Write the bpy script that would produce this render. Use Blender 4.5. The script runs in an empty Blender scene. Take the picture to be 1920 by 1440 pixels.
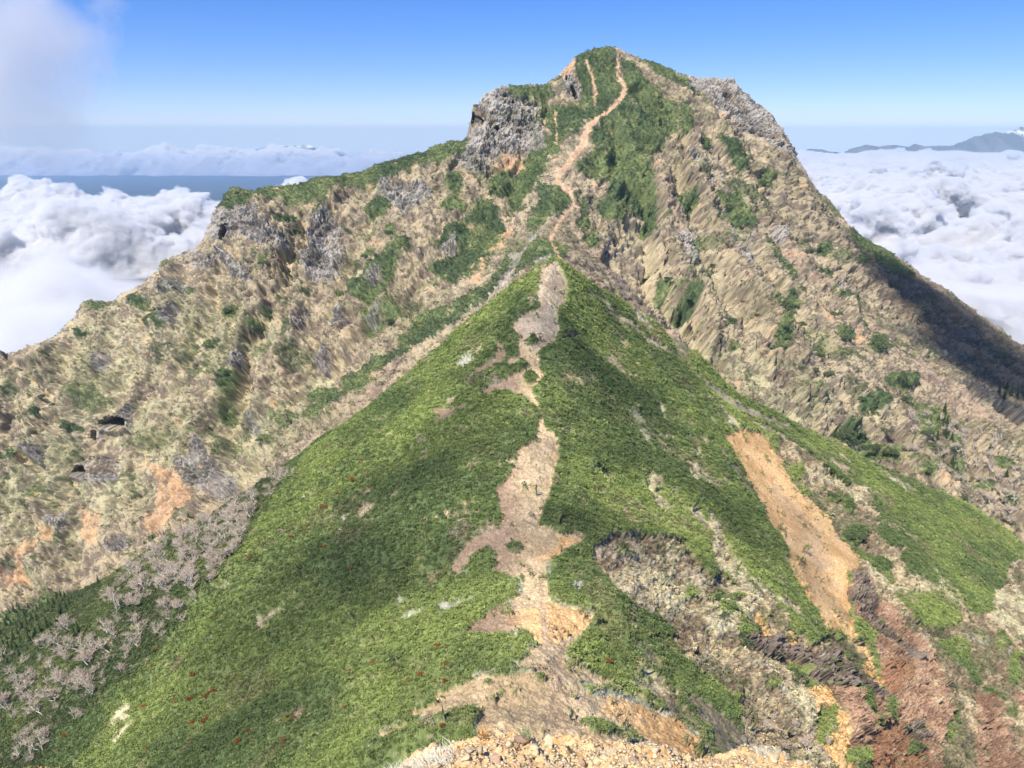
import bpy, math, random, time
import numpy as np
from mathutils import Vector, Matrix
T0 = time.time()
random.seed(7)
RNG = np.random.default_rng(11)
S = bpy.context.scene
COL = S.collection
# ------------------------------------------------------------------ camera
FPX = 1450.0
PITCH = math.radians(18.0)
CP, SP = math.cos(PITCH), math.sin(PITCH)
cam_d = bpy.data.cameras.new('camera')
cam = bpy.data.objects.new('camera', cam_d)
COL.objects.link(cam)
cam_d.sensor_width = 36.0
cam_d.lens = 36.0 * FPX / 1920.0
cam_d.clip_start = 0.1
cam_d.clip_end = 200000.0
cam.location = (0, 0, 0)
cam.rotation_euler = (math.radians(90) - PITCH, 0, 0)
S.camera = cam
# ------------------------------------------------------------------ light
SUN_EL = math.radians(52)
SUN_AZ = math.radians(-144)          # clockwise from +Y (view direction): behind the viewer, to the left
SUN = Vector((math.sin(SUN_AZ) * math.cos(SUN_EL), math.cos(SUN_AZ) * math.cos(SUN_EL), math.sin(SUN_EL)))
w = bpy.data.worlds.new('World')
S.world = w
w.use_nodes = True
nt = w.node_tree
bg = nt.nodes['Background']
sky = nt.nodes.new('ShaderNodeTexSky')
sky.sky_type = 'NISHITA'
sky.sun_disc = False
sky.sun_elevation = SUN_EL
sky.sun_rotation = SUN_AZ
sky.altitude = 2700
sky.air_density = 1.0
sky.dust_density = 0.3
sky.ozone_density = 2.0
# below the horizon the sky keeps its horizon colour
_tc = nt.nodes.new('ShaderNodeTexCoord'); _sp = nt.nodes.new('ShaderNodeSeparateXYZ'); _cb = nt.nodes.new('ShaderNodeCombineXYZ')
_mx = nt.nodes.new('ShaderNodeMath'); _mx.operation = 'MAXIMUM'; _mx.inputs[1].default_value = 0.012
nt.links.new(_tc.outputs['Generated'], _sp.inputs[0]); nt.links.new(_sp.outputs['Z'], _mx.inputs[0])
nt.links.new(_sp.outputs['X'], _cb.inputs[0]); nt.links.new(_sp.outputs['Y'], _cb.inputs[1]); nt.links.new(_mx.outputs[0], _cb.inputs[2])
nt.links.new(_cb.outputs[0], sky.inputs['Vector'])
hs = nt.nodes.new('ShaderNodeHueSaturation')
hs.inputs['Saturation'].default_value = 1.5
hs.inputs['Value'].default_value = 1.0
gm = nt.nodes.new('ShaderNodeGamma'); gm.inputs[1].default_value = 0.8
nt.links.new(sky.outputs[0], gm.inputs[0])
nt.links.new(gm.outputs[0], hs.inputs['Color'])
tint = nt.nodes.new('ShaderNodeMix'); tint.data_type = 'RGBA'; tint.blend_type = 'MULTIPLY'; tint.inputs[0].default_value = 1
tint.inputs[7].default_value = (.72, .76, 1.10, 1)
nt.links.new(hs.outputs[0], tint.inputs[6])
nt.links.new(tint.outputs[2], bg.inputs[0])
bg.inputs[1].default_value = 0.15
ld = bpy.data.lights.new('sun', 'SUN')
ld.energy = 5.0
ld.angle = math.radians(0.53)
ld.color = (1.0, 0.935, 0.83)
sun = bpy.data.objects.new('sun', ld)
COL.objects.link(sun)
sun.location = (-40, -20, 60)
sun.rotation_euler = SUN.to_track_quat('Z', 'Y').to_euler()
S.view_settings.view_transform = 'Standard'
S.view_settings.look = 'None'
S.view_settings.exposure = 0.42
S.view_settings.gamma = 1.0
S.cycles.max_bounces = 8
S.cycles.diffuse_bounces = 2
S.cycles.glossy_bounces = 1
S.cycles.transmission_bounces = 2
S.cycles.volume_bounces = 4
S.cycles.volume_step_rate = 1.0
S.cycles.volume_max_steps = 400
S.cycles.transparent_max_bounces = 12
S.cycles.use_denoising = True
try:
    S.cycles.denoising_prefilter = 'ACCURATE'
except Exception:
    pass

# ------------------------------------------------------------------ helpers: projection, noise, rasters
def ray(px, py):
    x = (px - 960.0) / FPX
    v = (720.0 - py) / FPX
    dy = CP + v * SP
    return x / dy, (v * CP - SP) / dy            # X/Y, Z/Y

def P(px, py, Y):
    a, b = ray(px, py)
    return (a * Y, Y, b * Y)

def project(X, Y, Z):
    depth = Y * CP - Z * SP
    up = Y * SP + Z * CP
    depth = np.maximum(depth, 0.01)
    return 960 + FPX * X / depth, 720 - FPX * up / depth

def smooth(e0, e1, x):
    t = np.clip((x - e0) / (e1 - e0), 0, 1)
    return t * t * (3 - 2 * t)

def fft_noise(beta, seed, n=1024, lo=2, hi=512):
    r = np.random.default_rng(seed)
    f = np.fft.rfft2(r.standard_normal((n, n)))
    ky = np.fft.fftfreq(n)[:, None] * n
    kx = np.fft.rfftfreq(n)[None, :] * n
    k = np.sqrt(kx * kx + ky * ky)
    k[0, 0] = 1
    amp = k ** (-beta)
    amp[(k < lo) | (k > hi)] = 0
    t = np.fft.irfft2(f * amp, s=(n, n))
    t -= t.mean()
    return (t / t.std()).astype(np.float32)

def worley(n, cells, seed):
    r = np.random.default_rng(seed)
    jx = r.random((cells, cells)); jy = r.random((cells, cells))
    c = n // cells
    yy, xx = np.mgrid[0:n, 0:n] / float(c)
    iy = yy.astype(int); ix = xx.astype(int)
    best = np.full((n, n), 9.0)
    for dy in (-1, 0, 1):
        for dx in (-1, 0, 1):
            cy = (iy + dy) % cells; cx = (ix + dx) % cells
            d = (iy + dy + jy[cy, cx] - yy) ** 2 + (ix + dx + jx[cy, cx] - xx) ** 2
            best = np.minimum(best, d)
    return np.sqrt(best).astype(np.float32)

def facets(n, cells, seed):
    """broken rock: every cell is a tilted plane of its own"""
    r = np.random.default_rng(seed)
    jx = r.random((cells, cells)); jy = r.random((cells, cells))
    hh = r.random((cells, cells)); gx = r.normal(0, .55, (cells, cells)); gy = r.normal(0, .55, (cells, cells))
    c = n // cells
    yy, xx = np.mgrid[0:n, 0:n] / float(c)
    iy = yy.astype(int); ix = xx.astype(int)
    best = np.full((n, n), 9.0); val = np.zeros((n, n))
    for dy in (-1, 0, 1):
        for dx in (-1, 0, 1):
            cy = (iy + dy) % cells; cx = (ix + dx) % cells
            ax = xx - (ix + dx + jx[cy, cx]); ay = yy - (iy + dy + jy[cy, cx])
            d = ax * ax + ay * ay
            m = d < best
            best = np.where(m, d, best); val = np.where(m, hh[cy, cx] + gx[cy, cx] * ax + gy[cy, cx] * ay, val)
    return val.astype(np.float32)

def samp(tex, x, y, size):
    n = tex.shape[0]
    fx = np.asarray(x) * (n / size); fy = np.asarray(y) * (n / size)
    ix = np.floor(fx).astype(np.int64); iy = np.floor(fy).astype(np.int64)
    tx = (fx - ix).astype(np.float32); ty = (fy - iy).astype(np.float32)
    ix %= n; iy %= n
    ix1 = (ix + 1) % n; iy1 = (iy + 1) % n
    return (tex[iy, ix] * (1 - tx) * (1 - ty) + tex[iy, ix1] * tx * (1 - ty)
            + tex[iy1, ix] * (1 - tx) * ty + tex[iy1, ix1] * tx * ty)

FB = fft_noise(1.9, 1)          # soft fractal
FR = fft_noise(1.4, 2)          # rougher fractal
FH = fft_noise(1.0, 3, lo=8)    # fine mottling
FB2 = fft_noise(1.9, 4)
WO = worley(1024, 64, 5)        # 64 cells per tile
WO2 = worley(1024, 64, 6)

FA = facets(1024, 64, 15)
FA2 = facets(1024, 64, 16)
RW, RH = 1920, 1440
def fill(mask, pts, val=1.0, sub=1):
    pts = np.array(pts, float)
    y0 = max(int(pts[:, 1].min()), 0); y1 = min(int(pts[:, 1].max()) + 1, RH)
    n = len(pts)
    for y in range(y0, y1):
        yc = y + 0.5
        xs = []
        for i in range(n):
            ax, ay = pts[i]; bx, by = pts[(i + 1) % n]
            if (ay <= yc) != (by <= yc):
                xs.append(ax + (yc - ay) / (by - ay) * (bx - ax))
        xs.sort()
        for a, b in zip(xs[::2], xs[1::2]):
            ia, ib = max(int(round(a)), 0), min(int(round(b)), RW)
            if ib > ia:
                mask[y, ia:ib] = val

def ell(mask, cx, cy, rx, ry, val=1.0, ang=0.0):
    a = math.radians(ang)
    fill(mask, [(cx + rx * math.cos(t) * math.cos(a) - ry * math.sin(t) * math.sin(a),
                 cy + rx * math.cos(t) * math.sin(a) + ry * math.sin(t) * math.cos(a))
                for t in [k * math.pi / 8 for k in range(16)]], val)

def stroke(mask, pts, wid, val=1.0):
    for i in range(len(pts) - 1):
        (ax, ay), (bx, by) = pts[i][:2], pts[i + 1][:2]
        wa = pts[i][2] if len(pts[i]) > 2 else wid
        wb = pts[i + 1][2] if len(pts[i + 1]) > 2 else wid
        L = math.hypot(bx - ax, by - ay) or 1
        nx, ny = -(by - ay) / L, (bx - ax) / L
        fill(mask, [(ax + nx * wa / 2, ay + ny * wa / 2), (bx + nx * wb / 2, by + ny * wb / 2),
                    (bx - nx * wb / 2, by - ny * wb / 2), (ax - nx * wa / 2, ay - ny * wa / 2)], val)
        ell(mask, bx, by, wb / 2, wb / 2, val)

def blur(m, r):
    for _ in range(2):
        c = np.cumsum(np.pad(m, ((r + 1, r), (0, 0)), mode='edge'), axis=0)
        m = (c[2 * r + 1:] - c[:-2 * r - 1]) / (2 * r + 1)
        c = np.cumsum(np.pad(m, ((0, 0), (r + 1, r)), mode='edge'), axis=1)
        m = (c[:, 2 * r + 1:] - c[:, :-2 * r - 1]) / (2 * r + 1)
    return m

def look(mask, px, py):
    x = np.clip(px, 0, RW - 1.01); y = np.clip(py, 0, RH - 1.01)
    ix = x.astype(np.int64); iy = y.astype(np.int64)
    tx = x - ix; ty = y - iy
    return (mask[iy, ix] * (1 - tx) * (1 - ty) + mask[iy, ix + 1] * tx * (1 - ty)
            + mask[iy + 1, ix] * (1 - tx) * ty + mask[iy + 1, ix + 1] * tx * ty).astype(np.float32)

# ------------------------------------------------------------------ object helpers
def tag(o, label=None, cat=None, group=None, kind=None):
    if label: o['label'] = label
    if cat: o['category'] = cat
    if group: o['group'] = group
    if kind: o['kind'] = kind
    return o

def np_mesh(name, V, F, mat=None, smooth_=True, flat=None):
    me = bpy.data.meshes.new(name)
    V = np.ascontiguousarray(V, dtype=np.float32)
    F = np.ascontiguousarray(F, dtype=np.int32)
    k = F.shape[1]
    me.vertices.add(len(V)); me.vertices.foreach_set('co', V.ravel())
    me.loops.add(F.size); me.loops.foreach_set('vertex_index', F.ravel())
    me.polygons.add(len(F)); me.polygons.foreach_set('loop_start', np.arange(0, F.size, k, dtype=np.int32))
    me.update(calc_edges=True)
    if smooth_:
        me.polygons.foreach_set('use_smooth', np.ones(len(F), dtype=bool) if flat is None else ~flat)
    if mat: me.materials.append(mat)
    return me

def link(name, me, parent=None, loc=None):
    o = bpy.data.objects.new(name, me)
    COL.objects.link(o)
    if parent is not None: o.parent = parent
    if loc is not None: o.location = loc
    return o

def add_col(me, C):
    a = me.attributes.new('ground_colour', 'FLOAT_COLOR', 'POINT')
    C4 = np.ones((len(C), 4), np.float32); C4[:, :3] = C
    a.data.foreach_set('color', C4.ravel())

def new_mat(name):
    m = bpy.data.materials.new(name)
    m.use_nodes = True
    nt = m.node_tree
    b = nt.nodes['Principled BSDF']
    b.inputs['Roughness'].default_value = 0.9
    b.inputs['Specular IOR Level'].default_value = 0.15
    return m, nt, b

def noise_node(nt, scale, detail=4, rough=0.6, vec=None):
    n = nt.nodes.new('ShaderNodeTexNoise')
    n.inputs['Scale'].default_value = scale
    n.inputs['Detail'].default_value = detail
    n.inputs['Roughness'].default_value = rough
    if vec is not None: nt.links.new(vec, n.inputs['Vector'])
    return n

def simple_mat(name, c1, c2, scale=2.0, rough=0.9, bump=0.0, spec=0.15, obj_random=0.0):
    m, nt, b = new_mat(name)
    tc = nt.nodes.new('ShaderNodeTexCoord')
    n = noise_node(nt, scale, 5, 0.6, tc.outputs['Object'])
    r = nt.nodes.new('ShaderNodeValToRGB')
    r.color_ramp.elements[0].position = 0.35; r.color_ramp.elements[1].position = 0.65
    r.color_ramp.elements[0].color = (*c1, 1); r.color_ramp.elements[1].color = (*c2, 1)
    nt.links.new(n.outputs['Fac'], r.inputs[0])
    out = r.outputs[0]
    if obj_random:
        oi = nt.nodes.new('ShaderNodeObjectInfo')
        hsv = nt.nodes.new('ShaderNodeHueSaturation')
        mr = nt.nodes.new('ShaderNodeMapRange')
        mr.inputs['To Min'].default_value = 1 - obj_random; mr.inputs['To Max'].default_value = 1 + obj_random
        nt.links.new(oi.outputs['Random'], mr.inputs[0])
        nt.links.new(mr.outputs[0], hsv.inputs['Value'])
        nt.links.new(out, hsv.inputs['Color'])
        out = hsv.outputs[0]
    nt.links.new(out, b.inputs['Base Color'])
    b.inputs['Roughness'].default_value = rough
    b.inputs['Specular IOR Level'].default_value = spec
    if bump:
        bp = nt.nodes.new('ShaderNodeBump'); bp.inputs['Strength'].default_value = bump
        bp.inputs['Distance'].default_value = 0.05
        nt.links.new(n.outputs['Fac'], bp.inputs['Height']); nt.links.new(bp.outputs[0], b.inputs['Normal'])
    return m

# ------------------------------------------------------------------ TERRAIN HEIGHTS
CTRL = []
def cp(*pts):
    for px, py, Y in pts: CTRL.append(P(px, py, Y))
def cline(pts, step=25):
    """control polyline through (px,py,Y) points, sampled every `step` pixels"""
    for (a, b) in zip(pts[:-1], pts[1:]):
        L = math.hypot(b[0] - a[0], b[1] - a[1])
        n = max(1, int(round(L / step)))
        for k in range(n):
            t = k / n
            CTRL.append(P(*[a[i] + (b[i] - a[i]) * t for i in range(3)]))
    CTRL.append(P(*pts[-1]))
def cw(*pts):
    for p in pts: CTRL.append(tuple(map(float, p)))

# near: slope falling from the viewer, saddle, path along the crest
cw((0, 3, -4.5), (-6, 4, -7), (6, 4, -7), (0, 25, -27), (-25, 25, -42), (25, 25, -42), (0, 55, -56), (-40, 55, -80), (40, 55, -80),
   (0, 80, -74), (-70, 20, -70), (70, 20, -70), (-120, 90, -150), (120, 90, -158), (-60, 85, -105), (55, 85, -104),
   (-240, 120, -240), (220, 110, -235), (-200, 20, -180), (200, 20, -180), (-330, 220, -330), (330, 200, -300),
   (0, -60, 5), (-120, -60, -80), (120, -60, -80))
cline([(1045, 1345, 100), (1040, 1250, 113), (1022, 1180, 126), (1005, 1060, 149), (975, 990, 163), (985, 900, 186), (1010, 830, 207),
       (1012, 780, 224), (985, 735, 236), (1000, 690, 247), (1000, 610, 268), (1030, 540, 287), (1038, 487, 303)], 22)
# left flank
cp((640, 1340, 116), (400, 1340, 145), (120, 1430, 166), (250, 1290, 172), (0, 1300, 215), (700, 1180, 140), (500, 1150, 170), (350, 1130, 190),
   (760, 1000, 178), (600, 1000, 200), (450, 1010, 215), (820, 850, 215), (700, 850, 232), (860, 700, 255), (930, 600, 280), (200, 1180, 218),
   (850, 1100, 152), (900, 950, 180), (100, 1300, 195), (0, 1430, 185))
cline([(1038, 487, 303), (1008, 503, 303), (960, 545, 302), (890, 600, 300), (800, 680, 298), (700, 765, 297), (640, 812, 295), (560, 865, 296),
       (470, 925, 300), (380, 985, 306), (280, 1045, 316), (180, 1100, 326), (80, 1150, 335), (0, 1185, 340)], 20)
# right flank
cline([(1038, 487, 303), (1060, 500, 305), (1100, 527, 310), (1150, 560, 316), (1200, 592, 322), (1300, 668, 336), (1400, 745, 348), (1500, 805, 360), (1600, 852, 372),
       (1700, 897, 384), (1800, 950, 394), (1920, 1028, 402)], 22)
cline([(1060, 512, 301), (1110, 560, 302), (1160, 632, 300), (1230, 675, 302), (1300, 718, 306), (1400, 785, 314), (1480, 838, 322), (1560, 880, 330),
       (1700, 940, 342), (1830, 1000, 350)], 30)
cline([(1130, 560, 311), (1200, 620, 319), (1300, 692, 331), (1400, 765, 342), (1500, 822, 353)], 40)
cp((1100, 640, 283), (1150, 800, 240), (1250, 800, 262), (1100, 900, 195), (1250, 950, 212), (1350, 900, 250), (1090, 1060, 152), (1150, 1130, 140),
   (1250, 1250, 132), (1350, 1370, 122), (1250, 1080, 168), (1350, 1050, 190), (1480, 1150, 186), (1400, 1250, 150), (1500, 1400, 138), (1200, 1330, 112),
   (1400, 860, 282), (1460, 960, 262), (1530, 1040, 244), (1580, 1140, 222), (1640, 1270, 196), (1600, 1180, 205), (1480, 880, 292), (1560, 980, 276),
   (1640, 1030, 272), (1620, 1080, 238), (1680, 1110, 240), (1740, 1200, 222), (1700, 1300, 194), (1780, 1400, 180), (1650, 1420, 160), (1920, 1300, 214),
   (1860, 1150, 262), (1770, 1060, 290), (1900, 1440, 188), (1500, 1270, 166), (1560, 1235, 176), (1580, 1330, 162), (1450, 1195, 172), (1440, 1250, 158))
# valley behind the near hill (hidden) and back of spurs
cw((20, 330, -75), (30, 365, -112), (25, 400, -122), (20, 440, -112),
   (-110, 360, -178), (-220, 400, -268), (-320, 420, -340), (-60, 345, -125), (-60, 390, -160), (-140, 430, -236), (-420, 400, -385), (-380, 300, -350),
   (90, 372, -140), (140, 390, -168), (200, 415, -205), (260, 440, -245), (320, 450, -285), (420, 430, -330), (430, 300, -330))
# spur with the gully line: from the summit down-left to behind the near hill
cline([(1160, 118, 838), (1172, 168, 808), (1140, 205, 782), (1100, 240, 755), (1050, 315, 705), (1030, 365, 660), (1010, 410, 618), (1035, 455, 540), (1050, 485, 450)], 22)
cline([(1050, 315, 705), (1000, 375, 668), (955, 440, 628), (905, 520, 588), (860, 575, 560), (790, 650, 530), (720, 712, 505), (650, 775, 482), (580, 840, 462)], 22)
cline([(1010, 340, 730), (950, 415, 668), (890, 500, 618), (840, 560, 588), (770, 640, 548), (690, 715, 518), (620, 770, 502), (540, 850, 480)], 35)
cp((980, 470, 590), (960, 520, 560), (900, 580, 535), (1000, 490, 520))
# left crest line (skyline)
LEFT_SKY = [(1130, 91, 850), (1105, 92, 846), (1080, 105, 843), (1060, 128, 838), (1045, 148, 832), (1030, 158, 828), (1005, 162, 822), (965, 165, 812), (930, 168, 804), (905, 182, 798),
            (890, 198, 794), (884, 212, 792), (881, 264, 790), (860, 264, 788), (840, 270, 786), (800, 287, 782), (740, 303, 778), (700, 316, 775), (640, 334, 770), (600, 335, 768), (560, 345, 765),
            (520, 354, 762), (465, 362, 758), (436, 356, 755), (415, 368, 752), (405, 392, 751), (396, 415, 750), (396, 445, 749), (370, 468, 746), (340, 475, 744), (325, 490, 742), (290, 512, 740), (250, 542, 736),
            (215, 560, 734), (160, 568, 731), (146, 580, 729), (142, 598, 728), (110, 622, 724), (80, 633, 720), (30, 650, 714), (0, 656, 710), (-120, 690, 700), (-300, 740, 690)]
cline(LEFT_SKY, 16)
RIGHT_SKY = [(1130, 91, 850), (1160, 94, 850), (1190, 104, 850), (1230, 120, 849), (1270, 138, 846), (1285, 142, 844), (1310, 149, 840), (1340, 147, 838), (1370, 154, 835), (1395, 170, 832), (1420, 196, 829),
             (1450, 228, 826), (1480, 262, 822), (1492, 290, 820), (1500, 318, 817), (1525, 352, 812), (1550, 380, 808), (1570, 400, 805), (1580, 418, 803), (1600, 438, 800), (1650, 462, 795), (1690, 490, 790),
             (1720, 515, 786), (1760, 535, 780), (1800, 562, 774), (1850, 600, 768), (1880, 620, 764), (1920, 660, 758), (2050, 760, 740), (2250, 900, 720)]
cline(RIGHT_SKY, 16)
# behind the crest
for sky_line in (LEFT_SKY, RIGHT_SKY):
    for (px, py, Y) in sky_line[::3]:
        x, y, z = P(px, py, Y)
        cw((x * 1.02, y + 22, z - 16), (x * 1.08, y + 110, z - 95), (x * 1.2, y + 260, z - 240))
# left face
cp((960, 285, 772), (930, 290, 768), (900, 330, 752), (985, 255, 788), (1010, 215, 808), (890, 262, 772), (1040, 230, 800), (1060, 180, 818), (1100, 180, 812),
   (850, 330, 742), (780, 380, 715), (850, 400, 700), (700, 400, 712), (620, 405, 722), (640, 460, 690), (560, 480, 690), (500, 440, 706), (440, 440, 716), (420, 400, 735),
   (480, 520, 672), (400, 520, 684), (300, 560, 692), (200, 620, 690), (100, 680, 682), (0, 720, 672), (560, 600, 622), (700, 500, 655), (760, 500, 640), (680, 620, 585), (560, 720, 566),
   (440, 650, 612), (300, 680, 625), (160, 740, 632), (60, 800, 632), (500, 820, 520), (430, 850, 530), (350, 800, 565), (250, 820, 580), (210, 770, 600), (200, 840, 585), (140, 850, 590),
   (150, 910, 570), (40, 900, 590), (330, 900, 530), (270, 960, 520), (350, 950, 505), (130, 1000, 540), (20, 1020, 545), (250, 1030, 488), (100, 1090, 490), (0, 1110, 500), (420, 930, 490))
# right face
cp((1200, 200, 800), (1250, 200, 806), (1200, 290, 745), (1150, 330, 718), (1250, 330, 730), (1320, 250, 790), (1330, 340, 735), (1400, 300, 775), (1100, 400, 655), (1180, 420, 655), (1280, 440, 660),
   (1380, 460, 680), (1430, 400, 730), (1500, 420, 752), (1120, 500, 560), (1200, 520, 575), (1300, 540, 585), (1400, 560, 600), (1500, 560, 640), (1560, 500, 712), (1250, 610, 500), (1350, 680, 480), (1330, 620, 525),
   (1450, 640, 540), (1540, 640, 580), (1450, 750, 455), (1550, 740, 500), (1650, 720, 560), (1580, 820, 450), (1700, 830, 480), (1800, 800, 540), (1750, 900, 450), (1900, 880, 500), (1850, 950, 450), (1920, 990, 445))
cline([(1440, 430, 722), (1500, 500, 690), (1550, 555, 660), (1620, 605, 632), (1700, 660, 608), (1780, 715, 590), (1860, 760, 575), (1920, 800, 565)], 30)
cline([(1580, 545, 690), (1650, 590, 672), (1720, 640, 655), (1800, 690, 645), (1880, 745, 630), (1920, 765, 625)], 40)
cp((1640, 520, 742), (1720, 570, 730), (1800, 620, 722), (1880, 680, 710))
# far outside
cw((-700, 700, -390), (-900, 400, -395), (-700, 200, -390), (-500, 1100, -395), (0, 1250, -395), (500, 1150, -395), (900, 900, -395), (900, 500, -395), (700, 250, -390), (650, 650, -330), (-620, 560, -380),
   (0, 1500, -395), (-1300, 1300, -395), (1300, 1300, -395), (-450, 250, -370), (500, 120, -350), (-450, 60, -350))

CT = np.array(CTRL)
# drop near duplicates
keep = []
for i in range(len(CT)):
    if all((CT[i, 0] - CT[j, 0]) ** 2 + (CT[i, 1] - CT[j, 1]) ** 2 > 2.5 ** 2 for j in keep):
        keep.append(i)
CT = CT[keep]
def kern(r2):
    return np.sqrt(r2 + 9.0)
n = len(CT)
D2 = (CT[:, None, 0] - CT[None, :, 0]) ** 2 + (CT[:, None, 1] - CT[None, :, 1]) ** 2
A = np.zeros((n + 3, n + 3))
A[:n, :n] = kern(D2) - np.eye(n) * 0.6
A[:n, n] = 1; A[:n, n + 1] = CT[:, 0]; A[:n, n + 2] = CT[:, 1]
A[n:, :n] = A[:n, n:].T
wts = np.linalg.solve(A, np.concatenate([CT[:, 2], [0, 0, 0]]))
def height(X, Y):
    shp = X.shape
    x = X.ravel(); y = Y.ravel()
    out = np.empty(len(x))
    for s in range(0, len(x), 20000):
        xs = x[s:s + 20000, None]; ys = y[s:s + 20000, None]
        k = kern((xs - CT[None, :, 0]) ** 2 + (ys - CT[None, :, 1]) ** 2)
        out[s:s + 20000] = k @ wts[:n] + wts[n] + wts[n + 1] * xs[:, 0] + wts[n + 2] * ys[:, 0]
    return out.reshape(shp)

QUAL = 1.0
NU = int(1500 * QUAL)
US = np.linspace(-1.04, 1.04, NU)
def rows():
    ys = []
    y = 3.0
    while y < 1130:
        ys.append(y)
        if y < 84: d = max(0.25, y * 0.014)
        elif y < 88: d = 0.5
        elif y < 190: d = 0.26
        elif y < 320: d = 0.42
        elif y < 430: d = 0.8
        elif y < 870: d = 0.78
        else: d = 1.0 + (y - 870) * 0.03
        y += d / QUAL
    return np.array(ys)
YS = rows()
NY = len(YS)
print('grid', NU, NY, 'ctrl', n, time.time() - T0)
# evaluate on a coarser lattice then cubic upsample
ku = 4
cu = np.arange(-1, NU // ku + 3); cv = np.arange(-1, NY // ku + 3)
def ext(a, idx):
    p = idx * ku
    out = np.interp(p, np.arange(len(a)), a)
    out = np.where(p < 0, a[0] + (a[1] - a[0]) * p, out)
    out = np.where(p > len(a) - 1, a[-1] + (a[-1] - a[-2]) * (p - len(a) + 1), out)
    return out
UC = ext(US, cu); YC = ext(YS, cv)
Hc = height(UC[None, :] * YC[:, None], np.repeat(YC[:, None], len(UC), 1))
def cubic_w(m):
    i = np.arange(m) / ku
    b = np.floor(i).astype(int); t = i - b
    W = np.stack([-.5 * t + t**2 - .5 * t**3, 1 - 2.5 * t**2 + 1.5 * t**3, .5 * t + 2 * t**2 - 1.5 * t**3, -.5 * t**2 + .5 * t**3], 1)
    return b, W
bu, Wu = cubic_w(NU); bv, Wv = cubic_w(NY)
Hx = sum(Hc[:, bu + k] * Wu[None, :, k] for k in range(4))
Z = sum(Hx[bv + k, :] * Wv[:, k][:, None] for k in range(4))
X = US[None, :] * YS[:, None]
Y = np.repeat(YS[:, None], NU, 1)
print('heights', time.time() - T0)
# ------------------------------------------------------------------ ZONES (which ground cover grows where, plus painted shade; traced, then warped by noise)
def M(): return np.zeros((RH, RW), np.float32)
def polys(L, m=None, v=1.0):
    m = M() if m is None else m
    for p in L: fill(m, p, v)
    return m
# --- near hill
soil = polys([
 [(1013,507),(1040,490),(1073,540),(1067,567),(1040,593),(1047,613),(1040,643),(1010,663),(1017,693),(1027,707),(1000,727),(1007,763),(997,760),(987,743),(960,733),(953,707),(997,693),(977,673),(973,640),(957,623),(983,593),(1017,577),(1010,567)],
 [(937,653),(953,680),(945,690),(897,707),(893,700),(933,680)], [(907,737),(947,712),(965,718),(955,728),(910,735)],
 [(808,770),(860,767),(848,785),(813,797),(830,780)], [(767,877),(773,865),(810,857),(800,868)], [(677,940),(697,917),(703,925)],
 [(1010,780),(1020,800),(1040,817),(1050,843),(1043,873),(1037,910),(1017,960),(1010,980),(1040,997),(1067,1003),(1077,1002),(1100,1015),(1053,1037),(1023,1057),(1027,1070),(1023,1103),(1030,1127),(1073,1140),(1120,1157),(1097,1180),
  (1093,1193),(1073,1213),(1060,1230),(1067,1237),(1107,1260),(1153,1270),(1157,1283),(1120,1280),(1090,1273),(1083,1280),(1107,1298),(1160,1303),(1213,1317),(1270,1350),(1320,1400),(1345,1440),(860,1440),(880,1400),(893,1380),(893,1363),
  (913,1340),(830,1347),(810,1360),(800,1350),(727,1360),(800,1340),(823,1327),(813,1317),(893,1300),(910,1288),(947,1293),(1000,1280),(1003,1270),(963,1270),(987,1253),(993,1233),(1010,1217),(990,1193),(960,1192),(927,1197),
  (875,1202),(887,1180),(917,1153),(953,1130),(973,1113),(987,1070),(970,1073),(920,1067),(930,1040),(917,1020),(880,1033),(873,1053),(853,1067),(840,1057),(873,1013),(933,980),(937,960),(930,927),(957,890),(973,867),(970,853),(993,830),(1003,813)],
 [(703,1390),(720,1380),(770,1370),(780,1367),(745,1392)]])
stroke(soil, [(1000,750,8),(1004,765,5),(1008,775,5),(1012,790,6)], 6); stroke(soil, [(955,690,8),(975,680,7),(1000,672,6)], 6); stroke(soil, [(905,700,6),(930,688,8),(950,672,9),(940,655,5)], 6); stroke(soil, [(955,725,8),(930,728,10),(908,738,6)], 8)
stroke(soil, [(830,772,9),(855,768,7),(875,765,4)], 6); stroke(soil, [(780,870,8),(800,866,9),(812,860,5)], 7)
for e in [(998,647,9,9),(997,708,14,11),(963,1022,17,12),(915,1302,9,5),(1010,1293,11,6)]: ell(soil, *e, 0.0)
fill(soil, [(1083,1365),(1100,1357),(1130,1357),(1180,1372),(1220,1393),(1110,1390),(1090,1375)], 0.0)
orange_n = polys([[(1020,1130),(1073,1140),(1120,1157),(1097,1180),(1060,1200),(1040,1215),(1000,1210),(980,1190),(960,1180),(900,1185),(930,1160),(990,1140)],
 [(1060,1003),(1100,1015),(1053,1035),(1010,1048),(1000,1042),(1050,1020)], [(1160,1303),(1213,1317),(1270,1350),(1320,1400),(1345,1440),(1180,1440),(1210,1400),(1200,1360),(1120,1340)],
 [(1350,797),(1368,812),(1390,805),(1420,815),(1450,825),(1480,875),(1497,915),(1530,945),(1560,990),(1585,1030),(1615,1045),(1612,1062),(1592,1080),(1588,1120),(1600,1190),(1630,1240),(1667,1290),(1650,1300),(1600,1215),(1540,1155),(1500,1110),(1470,1040),(1430,970),(1400,900),(1365,840)],
 [(1403,1150),(1425,1160),(1447,1195),(1425,1205)], [(1473,1185),(1490,1190),(1493,1225),(1478,1235)], [(1500,1300),(1540,1290),(1620,1440),(1560,1440)]])
slide_grey = polys([[(1445,870),(1480,930),(1530,1000),(1560,1070),(1530,1080),(1490,1010),(1460,940)]])
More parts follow.
